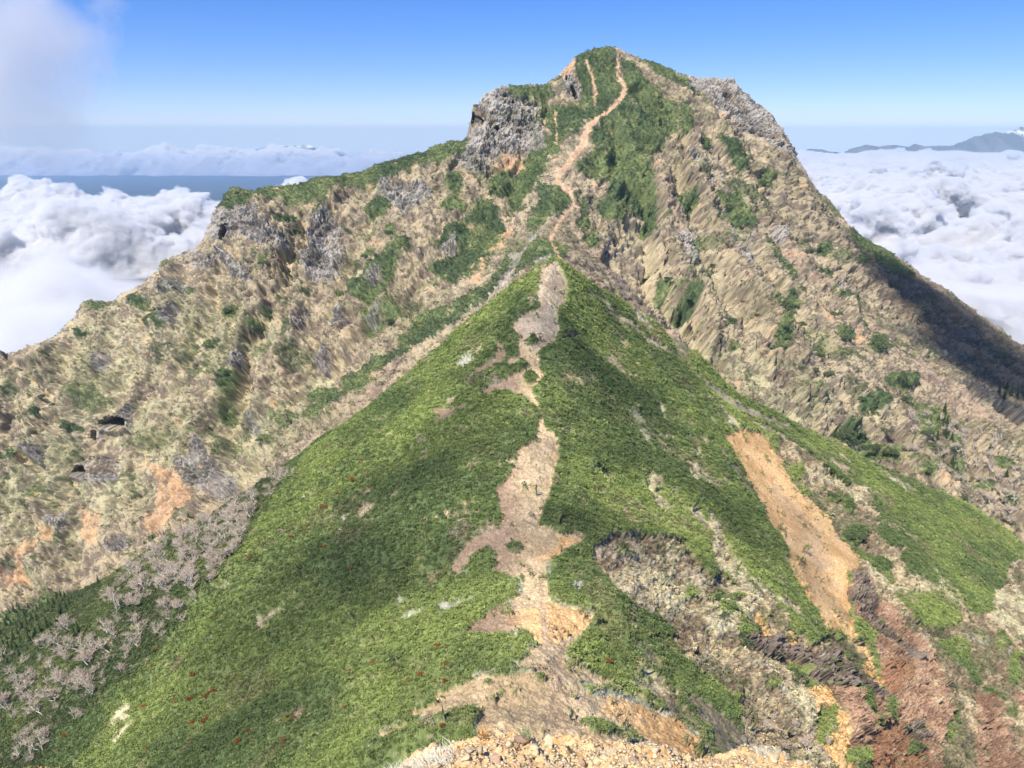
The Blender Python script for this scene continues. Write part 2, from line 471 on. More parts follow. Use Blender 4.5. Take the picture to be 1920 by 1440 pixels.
straw_n = polys([
 [(1110,1030),(1140,1000),(1190,1010),(1280,1010),(1310,1050),(1322,1090),(1330,1080),(1335,1010),(1330,965),(1345,965),(1363,1010),(1397,1073),(1447,1107),(1480,1177),(1527,1210),(1553,1187),(1497,1080),(1423,960),(1395,895),(1430,970),
  (1470,1040),(1500,1110),(1600,1215),(1667,1300),(1700,1440),(1480,1440),(1400,1400),(1380,1330),(1290,1240),(1260,1180),(1200,1140),(1160,1115),(1130,1090)],
 [(1455,825),(1500,850),(1540,872),(1600,903),(1640,925),(1650,960),(1650,1000),(1700,1030),(1690,1060),(1740,1100),(1800,1130),(1920,1050),(1920,1440),(1700,1440),(1667,1300),(1600,1100),(1615,1045),(1585,1030),(1530,945),(1480,875)],
 [(1115,870),(1150,880),(1165,915),(1140,905)], [(1225,880),(1235,905),(1250,950),(1240,945),(1215,900)], [(1165,960),(1185,960),(1200,990),(1180,985)], [(1150,605),(1165,630),(1195,660),(1175,655)], [(1050,620),(1080,625),(1082,636),(1055,632)]])
pine_in = polys([  # pine growing inside the straw slopes
 [(1485,865),(1500,872),(1510,900),(1520,932),(1505,925),(1495,895)], [(1587,1020),(1613,1023),(1670,1057),(1693,1093),(1670,1080),(1597,1040)],
 [(1650,960),(1700,950),(1780,960),(1913,1027),(1873,1100),(1863,1140),(1843,1150),(1810,1140),(1790,1107),(1773,1070),(1747,1053),(1727,1037),(1703,1033),(1667,1030),(1647,1010)],
 [(1693,1100),(1790,1127),(1800,1167),(1767,1163),(1727,1150),(1707,1127)], [(1760,1193),(1813,1190),(1847,1273),(1830,1270),(1800,1243),(1780,1217)],
 [(1850,1273),(1868,1280),(1880,1310),(1867,1310)], [(1780,1323),(1793,1327),(1800,1380),(1787,1383)], [(1280,1010),(1310,1050),(1322,1090),(1330,1080),(1330,1000)],
 [(1365,1160),(1400,1160),(1420,1185),(1410,1200),(1380,1195)], [(1600,1290),(1620,1300),(1640,1360),(1625,1365),(1605,1320)], [(1520,1330),(1560,1330),(1565,1380),(1545,1400),(1525,1360)]])
for e in [(1560,925,12,10),(1585,940,10,16),(1600,1003,26,13),(1715,1070,16,13),(1488,1262,20,15),(1510,1285,9,9),(1364,1070,8,6),(1367,1122,9,5),(1350,1150,14,12),(1335,1118,9,9),(1288,1112,9,12),(1725,1395,9,9),(1607,1425,24,14),(1500,1180,10,12),(1383,1310,8,10),(1905,1250,8,30),(1895,1340,10,12),(1670,1330,9,20),(1440,1290,14,10),(1480,1430,10,8),(1880,1200,10,14)]: ell(pine_in, *e)
redrock = polys([
 [(1600,1073),(1617,1073),(1667,1107),(1690,1147),(1723,1177),(1743,1200),(1760,1247),(1773,1293),(1780,1380),(1790,1440),(1600,1440),(1570,1340),(1547,1287),(1667,1307),(1640,1247),(1630,1213),(1633,1180),(1607,1167),(1587,1120)],
 [(1817,1293),(1870,1300),(1880,1350),(1920,1440),(1840,1440)], [(1900,1300),(1920,1300),(1920,1400)]])
redrock_soil = polys([[(1650,1290),(1640,1240),(1690,1245),(1700,1270),(1680,1320)], [(1700,1350),(1740,1390),(1770,1440),(1640,1440),(1620,1400),(1640,1370)]])
darkcrag = polys([[(1397,1200),(1447,1193),(1467,1213),(1493,1212),(1533,1217),(1567,1237),(1597,1260),(1667,1307),(1663,1313),(1613,1297),(1560,1283),(1513,1280),(1497,1247),(1470,1237),(1440,1243),(1413,1227)],
 [(1600,1073),(1625,1080),(1650,1110),(1660,1150),(1680,1200),(1650,1190),(1620,1160),(1595,1120)], [(1680,1200),(1710,1200),(1725,1240),(1700,1245),(1680,1225)], [(1700,1360),(1730,1350),(1765,1370),(1740,1385)]])
lichen = polys([[(745,1150),(770,1135),(800,1128),(795,1145),(760,1152)], [(815,1125),(835,1112),(870,1118),(905,1118),(890,1130),(850,1135),(840,1142)], [(787,1110),(805,1093),(800,1118)], [(737,1105),(745,1102),(757,1112),(742,1118)],
 [(640,980),(665,965),(650,990)], [(1065,1090),(1080,1083),(1093,1093),(1080,1108)], [(640,1000),(650,995),(645,1012)], [(857,690),(880,680),(898,675),(875,695)]])
scrub_n = polys([[(1090,528),(1180,605),(1300,697),(1420,770),(1470,800),(1480,815),(1420,790),(1300,715),(1200,640),(1120,560)], [(1110,1030),(1150,1000),(1200,1010),(1190,1060),(1215,1120),(1260,1180),(1200,1140),(1150,1100),(1120,1060)],
 [(1270,1300),(1330,1330),(1400,1380),(1480,1440),(1380,1440),(1330,1390)]])
birch_zone = polys([[(545,872),(500,960),(440,1050),(350,1130),(250,1280),(160,1350),(90,1440),(0,1440),(0,1100),(200,1040),(400,960)]])
# --- main mountain
pine_m = polys([
 [(1103,92),(1153,93),(1160,110),(1157,140),(1173,163),(1170,190),(1140,207),(1120,223),(1103,223),(1073,257),(1047,287),(1043,260),(1017,220),(1033,200),(1087,193),(1090,160),(1080,133),(1080,107)],
 [(1163,107),(1187,120),(1207,147),(1227,170),(1273,197),(1267,247),(1250,260),(1233,277),(1217,287),(1213,313),(1223,343),(1233,380),(1237,427),(1213,430),(1203,400),(1160,420),(1140,413),(1120,393),(1140,370),(1140,343),(1100,333),(1077,320),(1107,287),(1110,247),(1127,223),(1170,193),(1173,170)],
 [(1083,373),(1097,380),(1107,427),(1127,437),(1113,473),(1103,467)], [(913,333),(973,323),(1007,293),(1033,293),(1023,320),(1007,353),(983,393),(960,393),(930,377),(913,360)],
 [(1017,353),(1063,353),(1067,377),(1047,407),(1007,437),(990,437),(1007,393)], [(900,380),(923,380),(947,433),(947,460),(913,510),(873,527),(847,540),(800,513),(840,493),(850,453),(873,420)],
 [(730,473),(763,450),(770,467),(753,493),(730,530),(707,565),(690,572),(655,555),(670,540)], [(960,483),(1040,450),(1067,473),(1003,500),(940,540),(913,540)],
 [(415,358),(440,355),(470,362),(520,352),(560,340),(600,330),(640,330),(700,313),(760,290),(830,268),(880,260),(870,285),(840,300),(790,310),(740,330),(700,345),(640,350),(600,370),(560,365),(500,375),(430,400),(405,385)],
 [(605,345),(622,345),(612,400),(590,402)], [(955,163),(1035,158),(1045,180),(1000,190),(960,180)], [(1000,175),(1030,165),(1025,200),(1010,240),(1020,290),(1000,280),(990,230),(1010,200)],
 [(1040,250),(1050,290),(1010,300),(990,320),(960,320),(1000,280),(1020,250)],
 [(647,713),(660,697),(707,667),(750,660),(783,597),(840,580),(853,603),(807,637),(767,667),(723,693),(683,723),(653,733)], [(687,600),(707,573),(717,607),(713,637),(693,630)], [(413,707),(443,703),(437,740),(430,787),(410,787),(427,750)],
 [(1280,347),(1310,360),(1310,387),(1280,407),(1265,370)], [(1330,353),(1377,360),(1413,410),(1417,427),(1360,413),(1370,387),(1340,373)], [(1420,437),(1437,453),(1493,520),(1487,533),(1460,493)],
 [(1293,473),(1317,437),(1323,453),(1310,503)], [(1320,507),(1347,487),(1340,513)], [(1337,253),(1363,267),(1397,300),(1397,327),(1377,323),(1357,287)], [(1190,108),(1230,118),(1290,150),(1320,175),(1290,165),(1230,135)], [(1590,430),(1640,458),(1720,515),(1700,520),(1640,490)],
 [(870,560),(910,530),(940,545),(880,585),(820,640),(800,640)], [(0,1130),(130,1110),(120,1180),(0,1240)], [(820,490),(840,430),(855,420),(850,480)], [(560,790),(600,750),(640,735),(640,750),(590,790)]])
for e in [(850,385,25,12),(855,345,18,20),(708,385,30,20),(730,432,12,12),(688,475,10,14),(736,597,15,13),(427,580,18,11),(503,590,10,8),(483,617,12,8),(547,610,8,18),(313,612,12,20),(397,647,9,14),(280,600,14,9),(147,623,12,7),(500,493,14,7),
          (533,407,20,10),(553,430,9,7),(630,540,10,7),(610,740,30,16),(550,787,15,10),(57,767,14,10),(13,847,14,10),(103,757,8,5),(133,800,16,8),(493,823,8,6),(1323,273,14,15),(1285,225,12,28),(1433,340,12,17),(1293,560,13,14),(1377,597,10,10),
          (1457,567,17,15),(1487,567,10,17),(1500,607,11,8),(1467,637,11,32),(1583,630,14,15),(1643,647,20,19),(1527,663,11,13),(1687,720,30,16),(1627,770,25,15),(1583,813,22,14),(1657,840,30,17),(1720,807,16,28),(1760,805,16,34),(1620,820,20,12),
          (1255,525,12,14),(1375,650,6,4),(1600,500,8,14),(1540,470,10,14),(1550,520,10,10),(1880,870,20,12),(1790,880,16,14),(1840,910,20,10),(1900,930,16,12),(1745,880,14,12),(1770,845,14,14),(1740,790,30,20),(290,1010,10,10),(50,945,6,6),(140,970,5,5),
          (390,640,12,9),(330,550,40,10),(255,560,18,9),(1230,490,10,7),(1170,350,12,10),(180,570,25,6),(560,480,8,8),(620,460,7,10)]: ell(pine_m, *e)
stroke(pine_m, [(1545,552),(1563,567),(1600,590),(1633,613),(1680,645),(1713,667)], 6)
rock_m = polys([
 [(883,205),(893,185),(930,170),(955,170),(985,190),(1010,205),(1000,225),(1020,250),(1030,275),(1010,290),(985,285),(960,290),(930,290),(915,320),(900,335),(880,320),(868,310),(850,300),(872,285),(880,265),(882,235)],
 [(395,400),(420,380),(450,385),(480,390),(500,420),(530,440),(530,460),(505,470),(480,450),(440,440),(410,450),(393,450),(391,425)], [(400,458),(430,480),(470,500),(485,535),(460,530),(430,510),(395,475)],
 [(590,400),(610,400),(640,430),(650,480),(620,520),(590,530),(570,500),(568,450)], [(700,350),(730,330),(800,350),(815,365),(780,390),(750,405),(735,380)], [(625,565),(650,580),(660,640),(630,630)],
 [(1058,130),(1080,140),(1090,170),(1085,188),(1065,180),(1052,160)], [(1285,143),(1350,148),(1385,158),(1420,196),(1460,235),(1490,280),(1500,320),(1470,300),(1430,260),(1380,240),(1340,200),(1320,170),(1290,160)],
 [(1310,290),(1330,310),(1360,330),(1365,345),(1340,340),(1320,320)], [(1360,440),(1420,440),(1430,500),(1390,510)], [(1270,440),(1305,430),(1310,490),(1290,490)], [(1280,270),(1300,290),(1310,330),(1290,300)],
 [(1013,495),(1035,485),(1050,500),(1060,530),(1040,545),(1020,540)], [(1550,535),(1590,555),(1580,570),(1555,555)], [(290,530),(350,530),(355,555),(300,560)], [(1020,440),(960,530),(900,585),(880,600),(940,520),(1000,440)],
 [(330,860),(400,850),(440,900),(430,940),(400,930),(350,900)], [(160,800),(200,770),(245,780),(250,800),(215,792),(180,830),(165,825)], [(150,850),(200,850),(205,900),(170,905),(120,900),(125,880)], [(180,1000),(230,990),(240,1030),(190,1030)], [(80,960),(130,960),(120,1000),(85,990)],
 [(340,480),(370,470),(395,475),(400,500),(350,500)], [(780,470),(800,460),(790,490)], [(1440,430),(1475,450),(1465,470),(1440,450)]])
orange_m = polys([[(285,870),(330,880),(365,915),(370,950),(330,960),(310,1000),(280,1012),(262,985),(285,930)], [(0,1055),(20,1000),(70,975),(85,1000),(60,1040),(30,1070),(0,1090)], [(1540,565),(1560,590),(1530,585)], [(1603,605),(1617,620),(1612,660),(1600,650)],
 [(140,940),(175,960),(160,1010),(140,1000)], [(255,865),(275,860),(270,890)], [(830,895),(840,880),(850,890)], [(930,290),(975,290),(975,315),(935,325)], [(1035,165),(1050,200),(1045,250),(1040,190)],[(1080,105),(1060,130),(1045,150),(1060,150),(1085,120)]])
trail_m = M()
stroke(trail_m, [(1158,105,4),(1160,140,5),(1172,165,10),(1165,188,9),(1140,205,6),(1115,225,6),(1098,252,11),(1092,275,11),(1072,300,9),(1048,322,8),(1045,345,6),(1065,365,5)], 8)
stroke(trail_m, [(1045,330,6),(1047,345,6),(1070,360,6),(1075,385,5),(1062,402,5),(1047,422,5),(1032,448,5),(1043,472,5),(1060,495,5)], 5)
stroke(trail_m, [(1040,210,1.5),(1045,260,3),(1048,275,4)], 3)
stroke(orange_m, [(975,400,5),(950,440,14),(920,490,12),(893,530,10)], 10)
stroke(trail_m, [(1100,110,1.5),(1112,140,4),(1115,165,4),(1110,190,1.5)], 3)
tan_m = polys([[(1040,345),(1065,350),(1085,385),(1092,430),(1110,480),(1180,520),(1250,585),(1310,640),(1370,700),(1400,745),(1300,690),(1150,570),(1060,500),(1030,460),(1060,420),(1065,380)],
 [(1580,550),(1620,575),(1700,640),(1780,700),(1860,755),(1890,785),(1820,775),(1720,705),(1640,640),(1600,590)], [(1195,115),(1215,130),(1260,185),(1290,220),(1310,240),(1270,215),(1235,175)], [(1215,300),(1240,300),(1275,380),(1290,440),(1250,420),(1225,350)],
 [(1400,390),(1430,410),(1500,480),(1560,560),(1520,540),(1440,460)], [(700,700),(650,760),(560,850),(590,850),(680,770),(780,690),(770,680)]])
yellow_m = polys([[(200,560),(420,560),(560,620),(640,700),(560,800),(480,900),(300,900),(150,1000),(0,1100),(0,700)], [(1280,600),(1400,660),(1480,700),(1620,760),(1700,880),(1580,850),(1420,740),(1330,680)], [(860,520),(950,400),(960,410),(880,560),(740,690),(700,700)],
 [(1310,250),(1300,330),(1320,340),(1330,310)]])
gully_m = M(); stroke(gully_m, [(228,790),(237,830),(225,880),(235,930),(260,920)], 6)
shade_m = polys([[(1585,425),(1650,460),(1720,515),(1800,560),(1920,655),(1920,760),(1880,745),(1800,690),(1740,645),(1680,595),(1620,545),(1590,500)]])  # far right ridge under cloud shade, marked to be painted darker
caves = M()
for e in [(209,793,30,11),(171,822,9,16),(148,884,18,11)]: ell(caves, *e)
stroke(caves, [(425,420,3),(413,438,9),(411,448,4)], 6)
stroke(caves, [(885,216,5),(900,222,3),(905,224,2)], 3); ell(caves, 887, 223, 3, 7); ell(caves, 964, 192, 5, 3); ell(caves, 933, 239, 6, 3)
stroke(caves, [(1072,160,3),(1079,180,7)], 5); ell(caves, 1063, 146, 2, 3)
rel = M()
RIBS = [[(900,380),(840,470),(770,540),(700,600),(650,660)],[(770,450),(700,530),(650,590),(600,680)],[(640,340),(600,420),(570,520),(560,600),(520,700),(470,800)],[(480,370),(520,470),(500,560),(440,680),(400,780),(370,850)],
 [(330,500),(320,600),(280,700),(240,780)],[(200,570),(180,680),(130,770),(60,850)],[(1160,330),(1150,420),(1120,470)],[(1230,300),(1250,420),(1300,540),(1340,640)],[(1290,250),(1330,400),(1400,520),(1480,640),(1560,740)],
 [(1350,240),(1420,380),(1500,500),(1600,600)],[(1450,260),(1520,400),(1600,510),(1700,600)],[(100,640),(60,760),(10,860)],[(420,840),(400,930),(350,1000)],[(1610,740),(1680,800),(1780,860)],[(1400,640),(1500,740),(1600,800)]]
GULS = [[(870,400),(800,480),(740,560),(680,640),(620,700)],[(700,400),(640,520),(610,620),(560,720),(510,850)],[(570,400),(540,500),(480,640),(440,760),(430,850)],[(400,480),(390,600),(340,700),(300,800),(240,880),(235,930)],
 [(260,560),(240,660),(190,760),(150,860),(100,950)],[(1200,330),(1210,430),(1260,540),(1300,620)],[(1270,300),(1300,420),(1360,530),(1430,640),(1500,740)],[(1390,300),(1450,430),(1530,530)],[(1240,200),(1300,300),(1340,380),(1400,450),(1470,560),(1560,660)],
 [(1180,420),(1240,520),(1320,640)],[(140,600),(110,720),(50,800)],[(480,860),(450,920),(400,1000)]]
for g_ in GULS: stroke(rel, g_, 22, -1.0)
for g_ in RIBS: stroke(rel, g_, 22, 1.0)
for k_, g_ in enumerate(RIBS[:6]):
    for a_ in g_[1::2]: ell(rock_m, a_[0] + 8, a_[1], 9, 22, 1.0, 25)
def soft(m, r=2): return blur(m, r)
soil_b, soil_w = soft(soil, 2), soft(soil, 7)
# ------------------------------------------------------------------ shape detail and ground colour per vertex
def normals(X, Y, Z):
    Xu = np.gradient(X, axis=1); Yu = np.gradient(Y, axis=1); Zu = np.gradient(Z, axis=1)
    Xv = np.gradient(X, axis=0); Yv = np.gradient(Y, axis=0); Zv = np.gradient(Z, axis=0)
    nx = Yu * Zv - Zu * Yv; ny = Zu * Xv - Xu * Zv; nz = Xu * Yv - Yu * Xv
    L = np.sqrt(nx * nx + ny * ny + nz * nz) + 1e-9
    return nx / L, ny / L, nz / L
NX, NYN, NZ = normals(X, Y, Z)
px, py = project(X, Y, Z)
near = 1 - smooth(404, 420, Y + 0.02 * X)
far = 1 - near
# arc-length-like map coordinates: use z as well so steep faces are not smeared
MX = X + 0.3 * Z; MY = 0.8 * Y + 0.75 * Z
w1 = samp(FB, MX, MY, 160); w2 = samp(FB2, MX + 37, MY, 160)
w3 = samp(FR, MX, MY, 40); w4 = samp(FR, MX + 13, MY + 29, 43)
wx = (2.5 + 1.5 * near) * w1 + 2.2 * w3
wy = (2.0 + 1.0 * near) * w2 + 1.8 * w4
qx = px + wx; qy = py + wy
f1 = samp(FR, MX, MY, 90); f2 = samp(FH, MX, MY, 230); f3 = samp(FH, MY, MX, 120); f4 = samp(FR, MX - 50, MY + 9, 300)
w1s = samp(FB, MX, MY, 700)
def zone(m, lo=.35, hi=.65, amp=.18, r=2):
    return smooth(lo, hi, look(soft(m, r), qx, qy) + amp * f3)
z_soil = smooth(.36, .52, look(soil_b, px + .55 * wx, py + .55 * wy) + .08 * f3) * near
z_edge = smooth(.12, .35, look(soil_w, qx, qy) + .10 * f2) * (1 - smooth(.42, .6, look(soil_b, qx, qy) + .1 * f3)) * near
z_edge *= smooth(.0, 1.0, w3 + .9) * smooth(960, 1090, py)
z_straw = zone(straw_n) * near
z_pinein = zone(pine_in, amp=.25) * near
z_orn = zone(orange_n, .25, .75, .15, 4) * near
z_red = zone(redrock) * near; z_redsoil = zone(redrock_soil, r=6) * near
z_crag = zone(darkcrag) * near
z_lich = zone(lichen, .3, .6, .2) * near
z_scrn = zone(scrub_n, .3, .7, .2) * near
z_birch = zone(birch_zone, .3, .7, .2, 5) * near
z_grey = zone(slide_grey, .1, .9, .1, 9) * near
z_pm = smooth(.36, .60, look(soft(pine_m, 2), qx, qy) + .16 * f3 + .10 * f2) * far
z_rock = smooth(.38, .62, look(soft(rock_m, 3), qx, qy) + .16 * f1) * far
z_om = smooth(.35, 1.0, look(soft(orange_m, 5), qx, qy) + .26 * f1 + .12 * f2) * far
z_trl = smooth(.12, .45, look(soft(trail_m, 1), px + .35 * wx, py + .35 * wy)) * far
z_tan = smooth(.2, .8, look(soft(tan_m, 8), qx, qy) + .14 * f1) * far
z_yel = smooth(.2, .9, look(soft(yellow_m, 30), px, py) + .10 * f1) * far
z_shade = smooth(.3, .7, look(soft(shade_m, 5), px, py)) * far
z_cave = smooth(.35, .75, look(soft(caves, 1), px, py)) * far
z_gul = smooth(.2, .8, look(soft(gully_m, 2), px + wx * .5, py + wy * .5)) * far
# speckle of low pine and scrub over the mountain
spk = .8 * smooth(1.25, 1.9, samp(FR, MX + 300, MY - 80, 210) + .35 * f2 + .25 * w1s) * far
scrub = smooth(.3, 1.3, f4 + .5 * f2) * far
pineN = near * (1 - z_soil) * (1 - z_straw) * (1 - z_red) * (1 - z_crag) * (1 - z_lich) * (1 - .7 * z_edge)
slide = z_orn * (1 - z_soil) * (1 - z_straw)
pineN *= (1 - smooth(.3, .6, slide))
pineN *= 1 - .8 * z_scrn
pineN *= 1 - .9 * smooth(1.05, 1.45, samp(FR, X * .8 + Y * .5, (Y - X) * .45, 95) + .35 * f1) * smooth(1120, 1260, px)
pineN *= 1 - .9 * smooth(1.9, 2.3, samp(FR, X + 70, Y - 20, 80) + .4 * f1)
pineN = np.clip(np.maximum(pineN, z_pinein), 0, 1)
pineF = np.clip(np.maximum(z_pm, spk * .9) * (1 - z_rock * .85) * (1 - z_om) * (1 - z_trl), 0, 1)
print('zones', time.time() - T0)
# --- real relief
crack = smooth(.16, .03, np.abs(samp(FB, MX * 1.1, MY * .6, 70) + .25 * f3)) + smooth(.12, .02, np.abs(samp(FB2, MX * .6, MY * 1.1, 95) + .2 * f3))
foot = smooth(60, 90, Y)
ridge_phi = np.arctan2(X - 30, 900 - Y)
rad = np.hypot(X - 30, 900 - Y)
a1 = ridge_phi * 330
a2 = (X * 0.9 + Y * 0.35)
rib1 = samp(FB, a1 + 12 * w1, rad * .18 + 500, 420)
rib2 = samp(FB, a2 + 10 * w1, (Y - Z) * .12 + 90, 420)
leftw = smooth(-30, -170, X)
rib = rib1 * (1 - leftw) + rib2 * leftw
relv = look(soft(rel, 7), px + 5 * w1 + 4 * w3, py + 4 * w2) * far
crestw = np.clip(smooth(.35, 1.0, 1 - np.abs(rib)) * .6 + smooth(.1, .7, relv), 0, 1)
rib = (1 - np.abs(rib)) * 5.0 + samp(FR, (a1 * (1 - leftw) + a2 * leftw) + 3 * w3, rad * .15, 120) * .7
crestfade = smooth(0, 10, px * 0 + 12)
disp = np.zeros_like(Z)
calmT = (1 - .8 * smooth(.02, .3, look(soft(caves, 8), px, py))) * (1 - .85 * smooth(.02, .3, look(soft(trail_m, 9), px, py)))
skyl = M(); stroke(skyl, [(a[0], a[1] + 5) for a in LEFT_SKY if 0 < a[0] < 1130], 26); stroke(skyl, [(a[0], a[1] + 5) for a in RIGHT_SKY if a[0] < 1919], 26)
skyl = smooth(.1, .6, look(soft(skyl, 6), px, py))
rock_soft = smooth(.1, .6, look(soft(rock_m, 9), px, py))
disp += far * foot * (rib - 2.5) * 1.5 * calmT * (1 - .6 * rock_soft) * (1 - .55 * z_tan) * (1 - .75 * skyl) * smooth(870, 800, Y)
disp += relv * 10.5 * calmT * (1 - .7 * skyl)
disp += far * (1.1 * f1 + .3 * f2 + .22 * f3) * .8
fwx = MX + 1.2 * w3; fwy = MY + 1.2 * w4
blocky = samp(FA, fwx * .9 + .35 * fwy, fwy, 64 * 11.0) * 4.2 + samp(FA2, fwx, fwy * .8, 64 * 4.2) * 1.7 + samp(FA, fwy, fwx, 64 * 1.9) * .7
zr = np.clip(z_rock, 0, 1)
disp += zr * (1 - .35 * skyl) * (blocky - 3.3 - .25 * f3 - 1.0 * np.clip(crack, 0, 1))
dome = 1 - samp(WO, MX, MY, 120)                       # about 1.9 m clumps
dome2 = 1 - samp(WO2, MX, MY, 64)                       # about 1 m clumps
disp += pineF * (.5 + .7 * dome + .35 * samp(FR, MX, MY, 60))
disp -= 3.0 * z_gul * (1 - z_cave)
disp -= 1.2 * z_om
# near
und = samp(FB, X, Y, 220); und2 = samp(FR, X, Y, 70)
disp += near * foot * (.9 * und + .28 * und2) * (1 - .7 * np.clip(slide, 0, 1))
disp += pineN * foot * (.30 + .40 * dome + .30 * dome2 + .08 * f3 + .16 * samp(FR, X + 9, Y, 33))
disp += near * (z_straw * (1 - z_pinein)) * foot * (.7 * f1 + .2 * f2 + .16 * f3)
gul_n = samp(FB, X * .7 - Y * .5, (X * .5 + Y * .7) * .12, 150)
disp += near * z_straw * foot * (1.6 * (1 - np.abs(gul_n)) - 1.0) * .6
blockn = samp(FA, fwx, fwy, 64 * 4.5) * 2.4 + samp(FA2, fwx, fwy, 64 * 1.7) * 1.0 + .3 * f1
disp += np.maximum(z_red * .8, z_crag * 1.35) * foot * (blockn - .9)
disp -= z_soil * .15
X2 = X + NX * disp; Y2 = Y + NYN * disp + 34 * z_cave; Z2 = Z + NZ * disp - 5 * z_cave
Z2 = Z2 - 7.0 * smooth(93, 84, Y) * smooth(20, 45, Y)
Z2 = np.maximum(Z2, -394.0 + .6 * samp(FB, X, Y, 300))
print('relief', time.time() - T0)

# --- ground colour (albedo of what grows or lies there; ridge and cave shade painted in)
def c3(r, g, b): return np.array([r, g, b], np.float32)
def mixc(A, B, t): return A + (B - A) * t[..., None]
def two(a, b, t): return a + (b - a) * t[..., None]
mott = smooth(-.9, 1.0, .6 * f1 + .8 * f2 + .6 * f3)
mott2 = smooth(-1.3, 1.3, f4 + .4 * f2)
C = two(c3(.20, .16, .12), c3(.46, .385, .25), mott)                    # dead grass and twigs
C = mixc(C, two(c3(.21, .19, .12), c3(.51, .48, .29), mott), z_yel * smooth(-1.2, .8, f4 + .4 * f1))
C = mixc(C, two(c3(.23, .17, .125), c3(.42, .32, .225), mott), z_tan * .85)
C = mixc(C, two(c3(.16, .13, .095), c3(.32, .26, .19), mott), crestw * smooth(-.8, 1.0, f4 + .5 * f1) * .62)
C = mixc(C, two(c3(.15, .14, .08), c3(.26, .24, .14), mott), scrub * .5)
rc = two(c3(.19, .168, .143), c3(.42, .385, .335), smooth(-1.2, 1.2, f1 + .6 * f3))
rc = mixc(rc, np.broadcast_to(c3(.06, .055, .05), rc.shape), np.clip(crack, 0, 1) * .8)
rc = mixc(rc, two(c3(.2, .2, .13), c3(.3, .29, .19), mott), .35 * smooth(.2, 1.4, f4 + f2 * .5))
C = mixc(C, rc, z_rock * smooth(-1.9, -.4, f4 + .5 * f1 + .4))
C = mixc(C, two(c3(.46, .39, .24), c3(.54, .47, .30), mott), smooth(-.1, -.7, relv) * .5)
C = mixc(C, two(c3(.36, .22, .13), c3(.60, .38, .21), mott), z_om * .8)
C = mixc(C, two(c3(.44, .29, .18), c3(.60, .42, .27), mott), z_trl)
C = mixc(C, two(c3(.10, .085, .05), c3(.20, .15, .10), mott), z_gul * .8)
C = mixc(C, two(c3(.085, .07, .05), c3(.17, .13, .10), mott), z_shade * .75)  # the ridge's cloud shade, painted into the ground colour
C = mixc(C, np.broadcast_to(c3(.02, .02, .02), C.shape), z_cave * .6)  # shade inside caves and crevices painted in as near black
pv = smooth(-1.5, 1.5, f4 + .6 * f1)
pc = two(c3(.085, .122, .060), c3(.175, .215, .090), pv)
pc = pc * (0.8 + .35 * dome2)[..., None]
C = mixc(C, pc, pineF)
# near hill
cn = two(c3(.24, .18, .12), c3(.58, .46, .29), mott)                      # straw slopes
pale = smooth(.1, 1.3, f4 + .5 * f1)
cn = mixc(cn, two(c3(.28, .24, .15), c3(.62, .56, .36), mott), pale * .8)
cn = mixc(cn, two(c3(.07, .085, .04), c3(.15, .15, .08), mott), smooth(.4, 1.2, -f4 + .4 * f2) * .8)
cn = mixc(cn, two(c3(.25, .20, .14), c3(.45, .37, .26), mott), z_scrn * .7)
so = two(c3(.46, .345, .20), c3(.66, .51, .31), smooth(-1.5, 1.5, f2 + f1))
so = mixc(so, two(c3(.37, .28, .18), c3(.52, .40, .26), mott), smooth(.5, 1.8, f4) * .5)
so = mixc(so, two(c3(.50, .35, .19), c3(.68, .52, .31), mott), smooth(1215, 1330, py) * smooth(-1.2, .8, f4 + f1) * .8)
so = mixc(so, two(c3(.33, .265, .20), c3(.54, .45, .34), mott), smooth(700, 600, py) * .6)
so = mixc(so, two(c3(.30, .20, .145), c3(.40, .27, .20), mott), smooth(995, 940, px) * smooth(1210, 1190, py) * .7)
cn = mixc(cn, so, z_soil)
orc = two(c3(.62, .375, .165), c3(.80, .52, .25), smooth(-1.6, 1.6, f2 + f1))
cn = mixc(cn, orc, z_orn * np.maximum(z_soil * smooth(930, 1010, px), np.maximum(smooth(.3, .6, slide), z_orn * (px > 1340))))
cn = mixc(cn, two(c3(.33, .24, .16), c3(.42, .31, .22), mott), z_grey * .5)
tr = M(); stroke(tr, [(1040,1440,60),(1048,1330,34),(1040,1250,26),(1018,1170,14),(1012,1120,8),(1008,1080,5),(985,1050,5),(975,1042,5),(1010,1032,5),(1055,1025,6),(1095,1013,6),(1050,1000,5),(1000,975,5),(955,940,5),(940,925,4)], 8)
z_tr = smooth(.2, .8, look(soft(tr, 3), px + wx * .4, py + wy * .4) + .08 * f2) * near
cn = mixc(cn, two(c3(.50, .36, .22), c3(.60, .45, .29), mott), z_tr * .8 * z_soil)
z_red = z_red * (1 - .75 * smooth(.5, 1.3, f4 + .6 * f1))
cn = mixc(cn, two(c3(.25, .155, .105), c3(.45, .295, .195), mott), z_red)
cn = mixc(cn, two(c3(.28, .155, .09), c3(.34, .19, .115), mott), z_redsoil * z_red * .9)
cn = mixc(cn, two(c3(.12, .095, .078), c3(.28, .225, .18), smooth(-1, 1, f1 + .7 * f3)), z_crag)
cn = mixc(cn, two(c3(.33, .33, .25), c3(.52, .51, .41), mott), np.clip(z_edge * .9 + z_lich, 0, 1))
pv = smooth(-1.6, 1.6, samp(FB, X, Y, 260) + .5 * f1)
gap = smooth(2.0, 2.5, samp(FR, X + 40, Y, 75) + .5 * f1)
pn = two(c3(.118, .162, .064), c3(.240, .292, .095), pv)
pn = mixc(pn, two(c3(.15, .145, .075), c3(.22, .21, .11), mott), .55 * smooth(1.0, 1.9, samp(FB2, X - 60, Y + 30, 110) + .4 * f1))
pn = mixc(pn, two(c3(.20, .17, .11), c3(.38, .33, .22), mott), gap * .8)
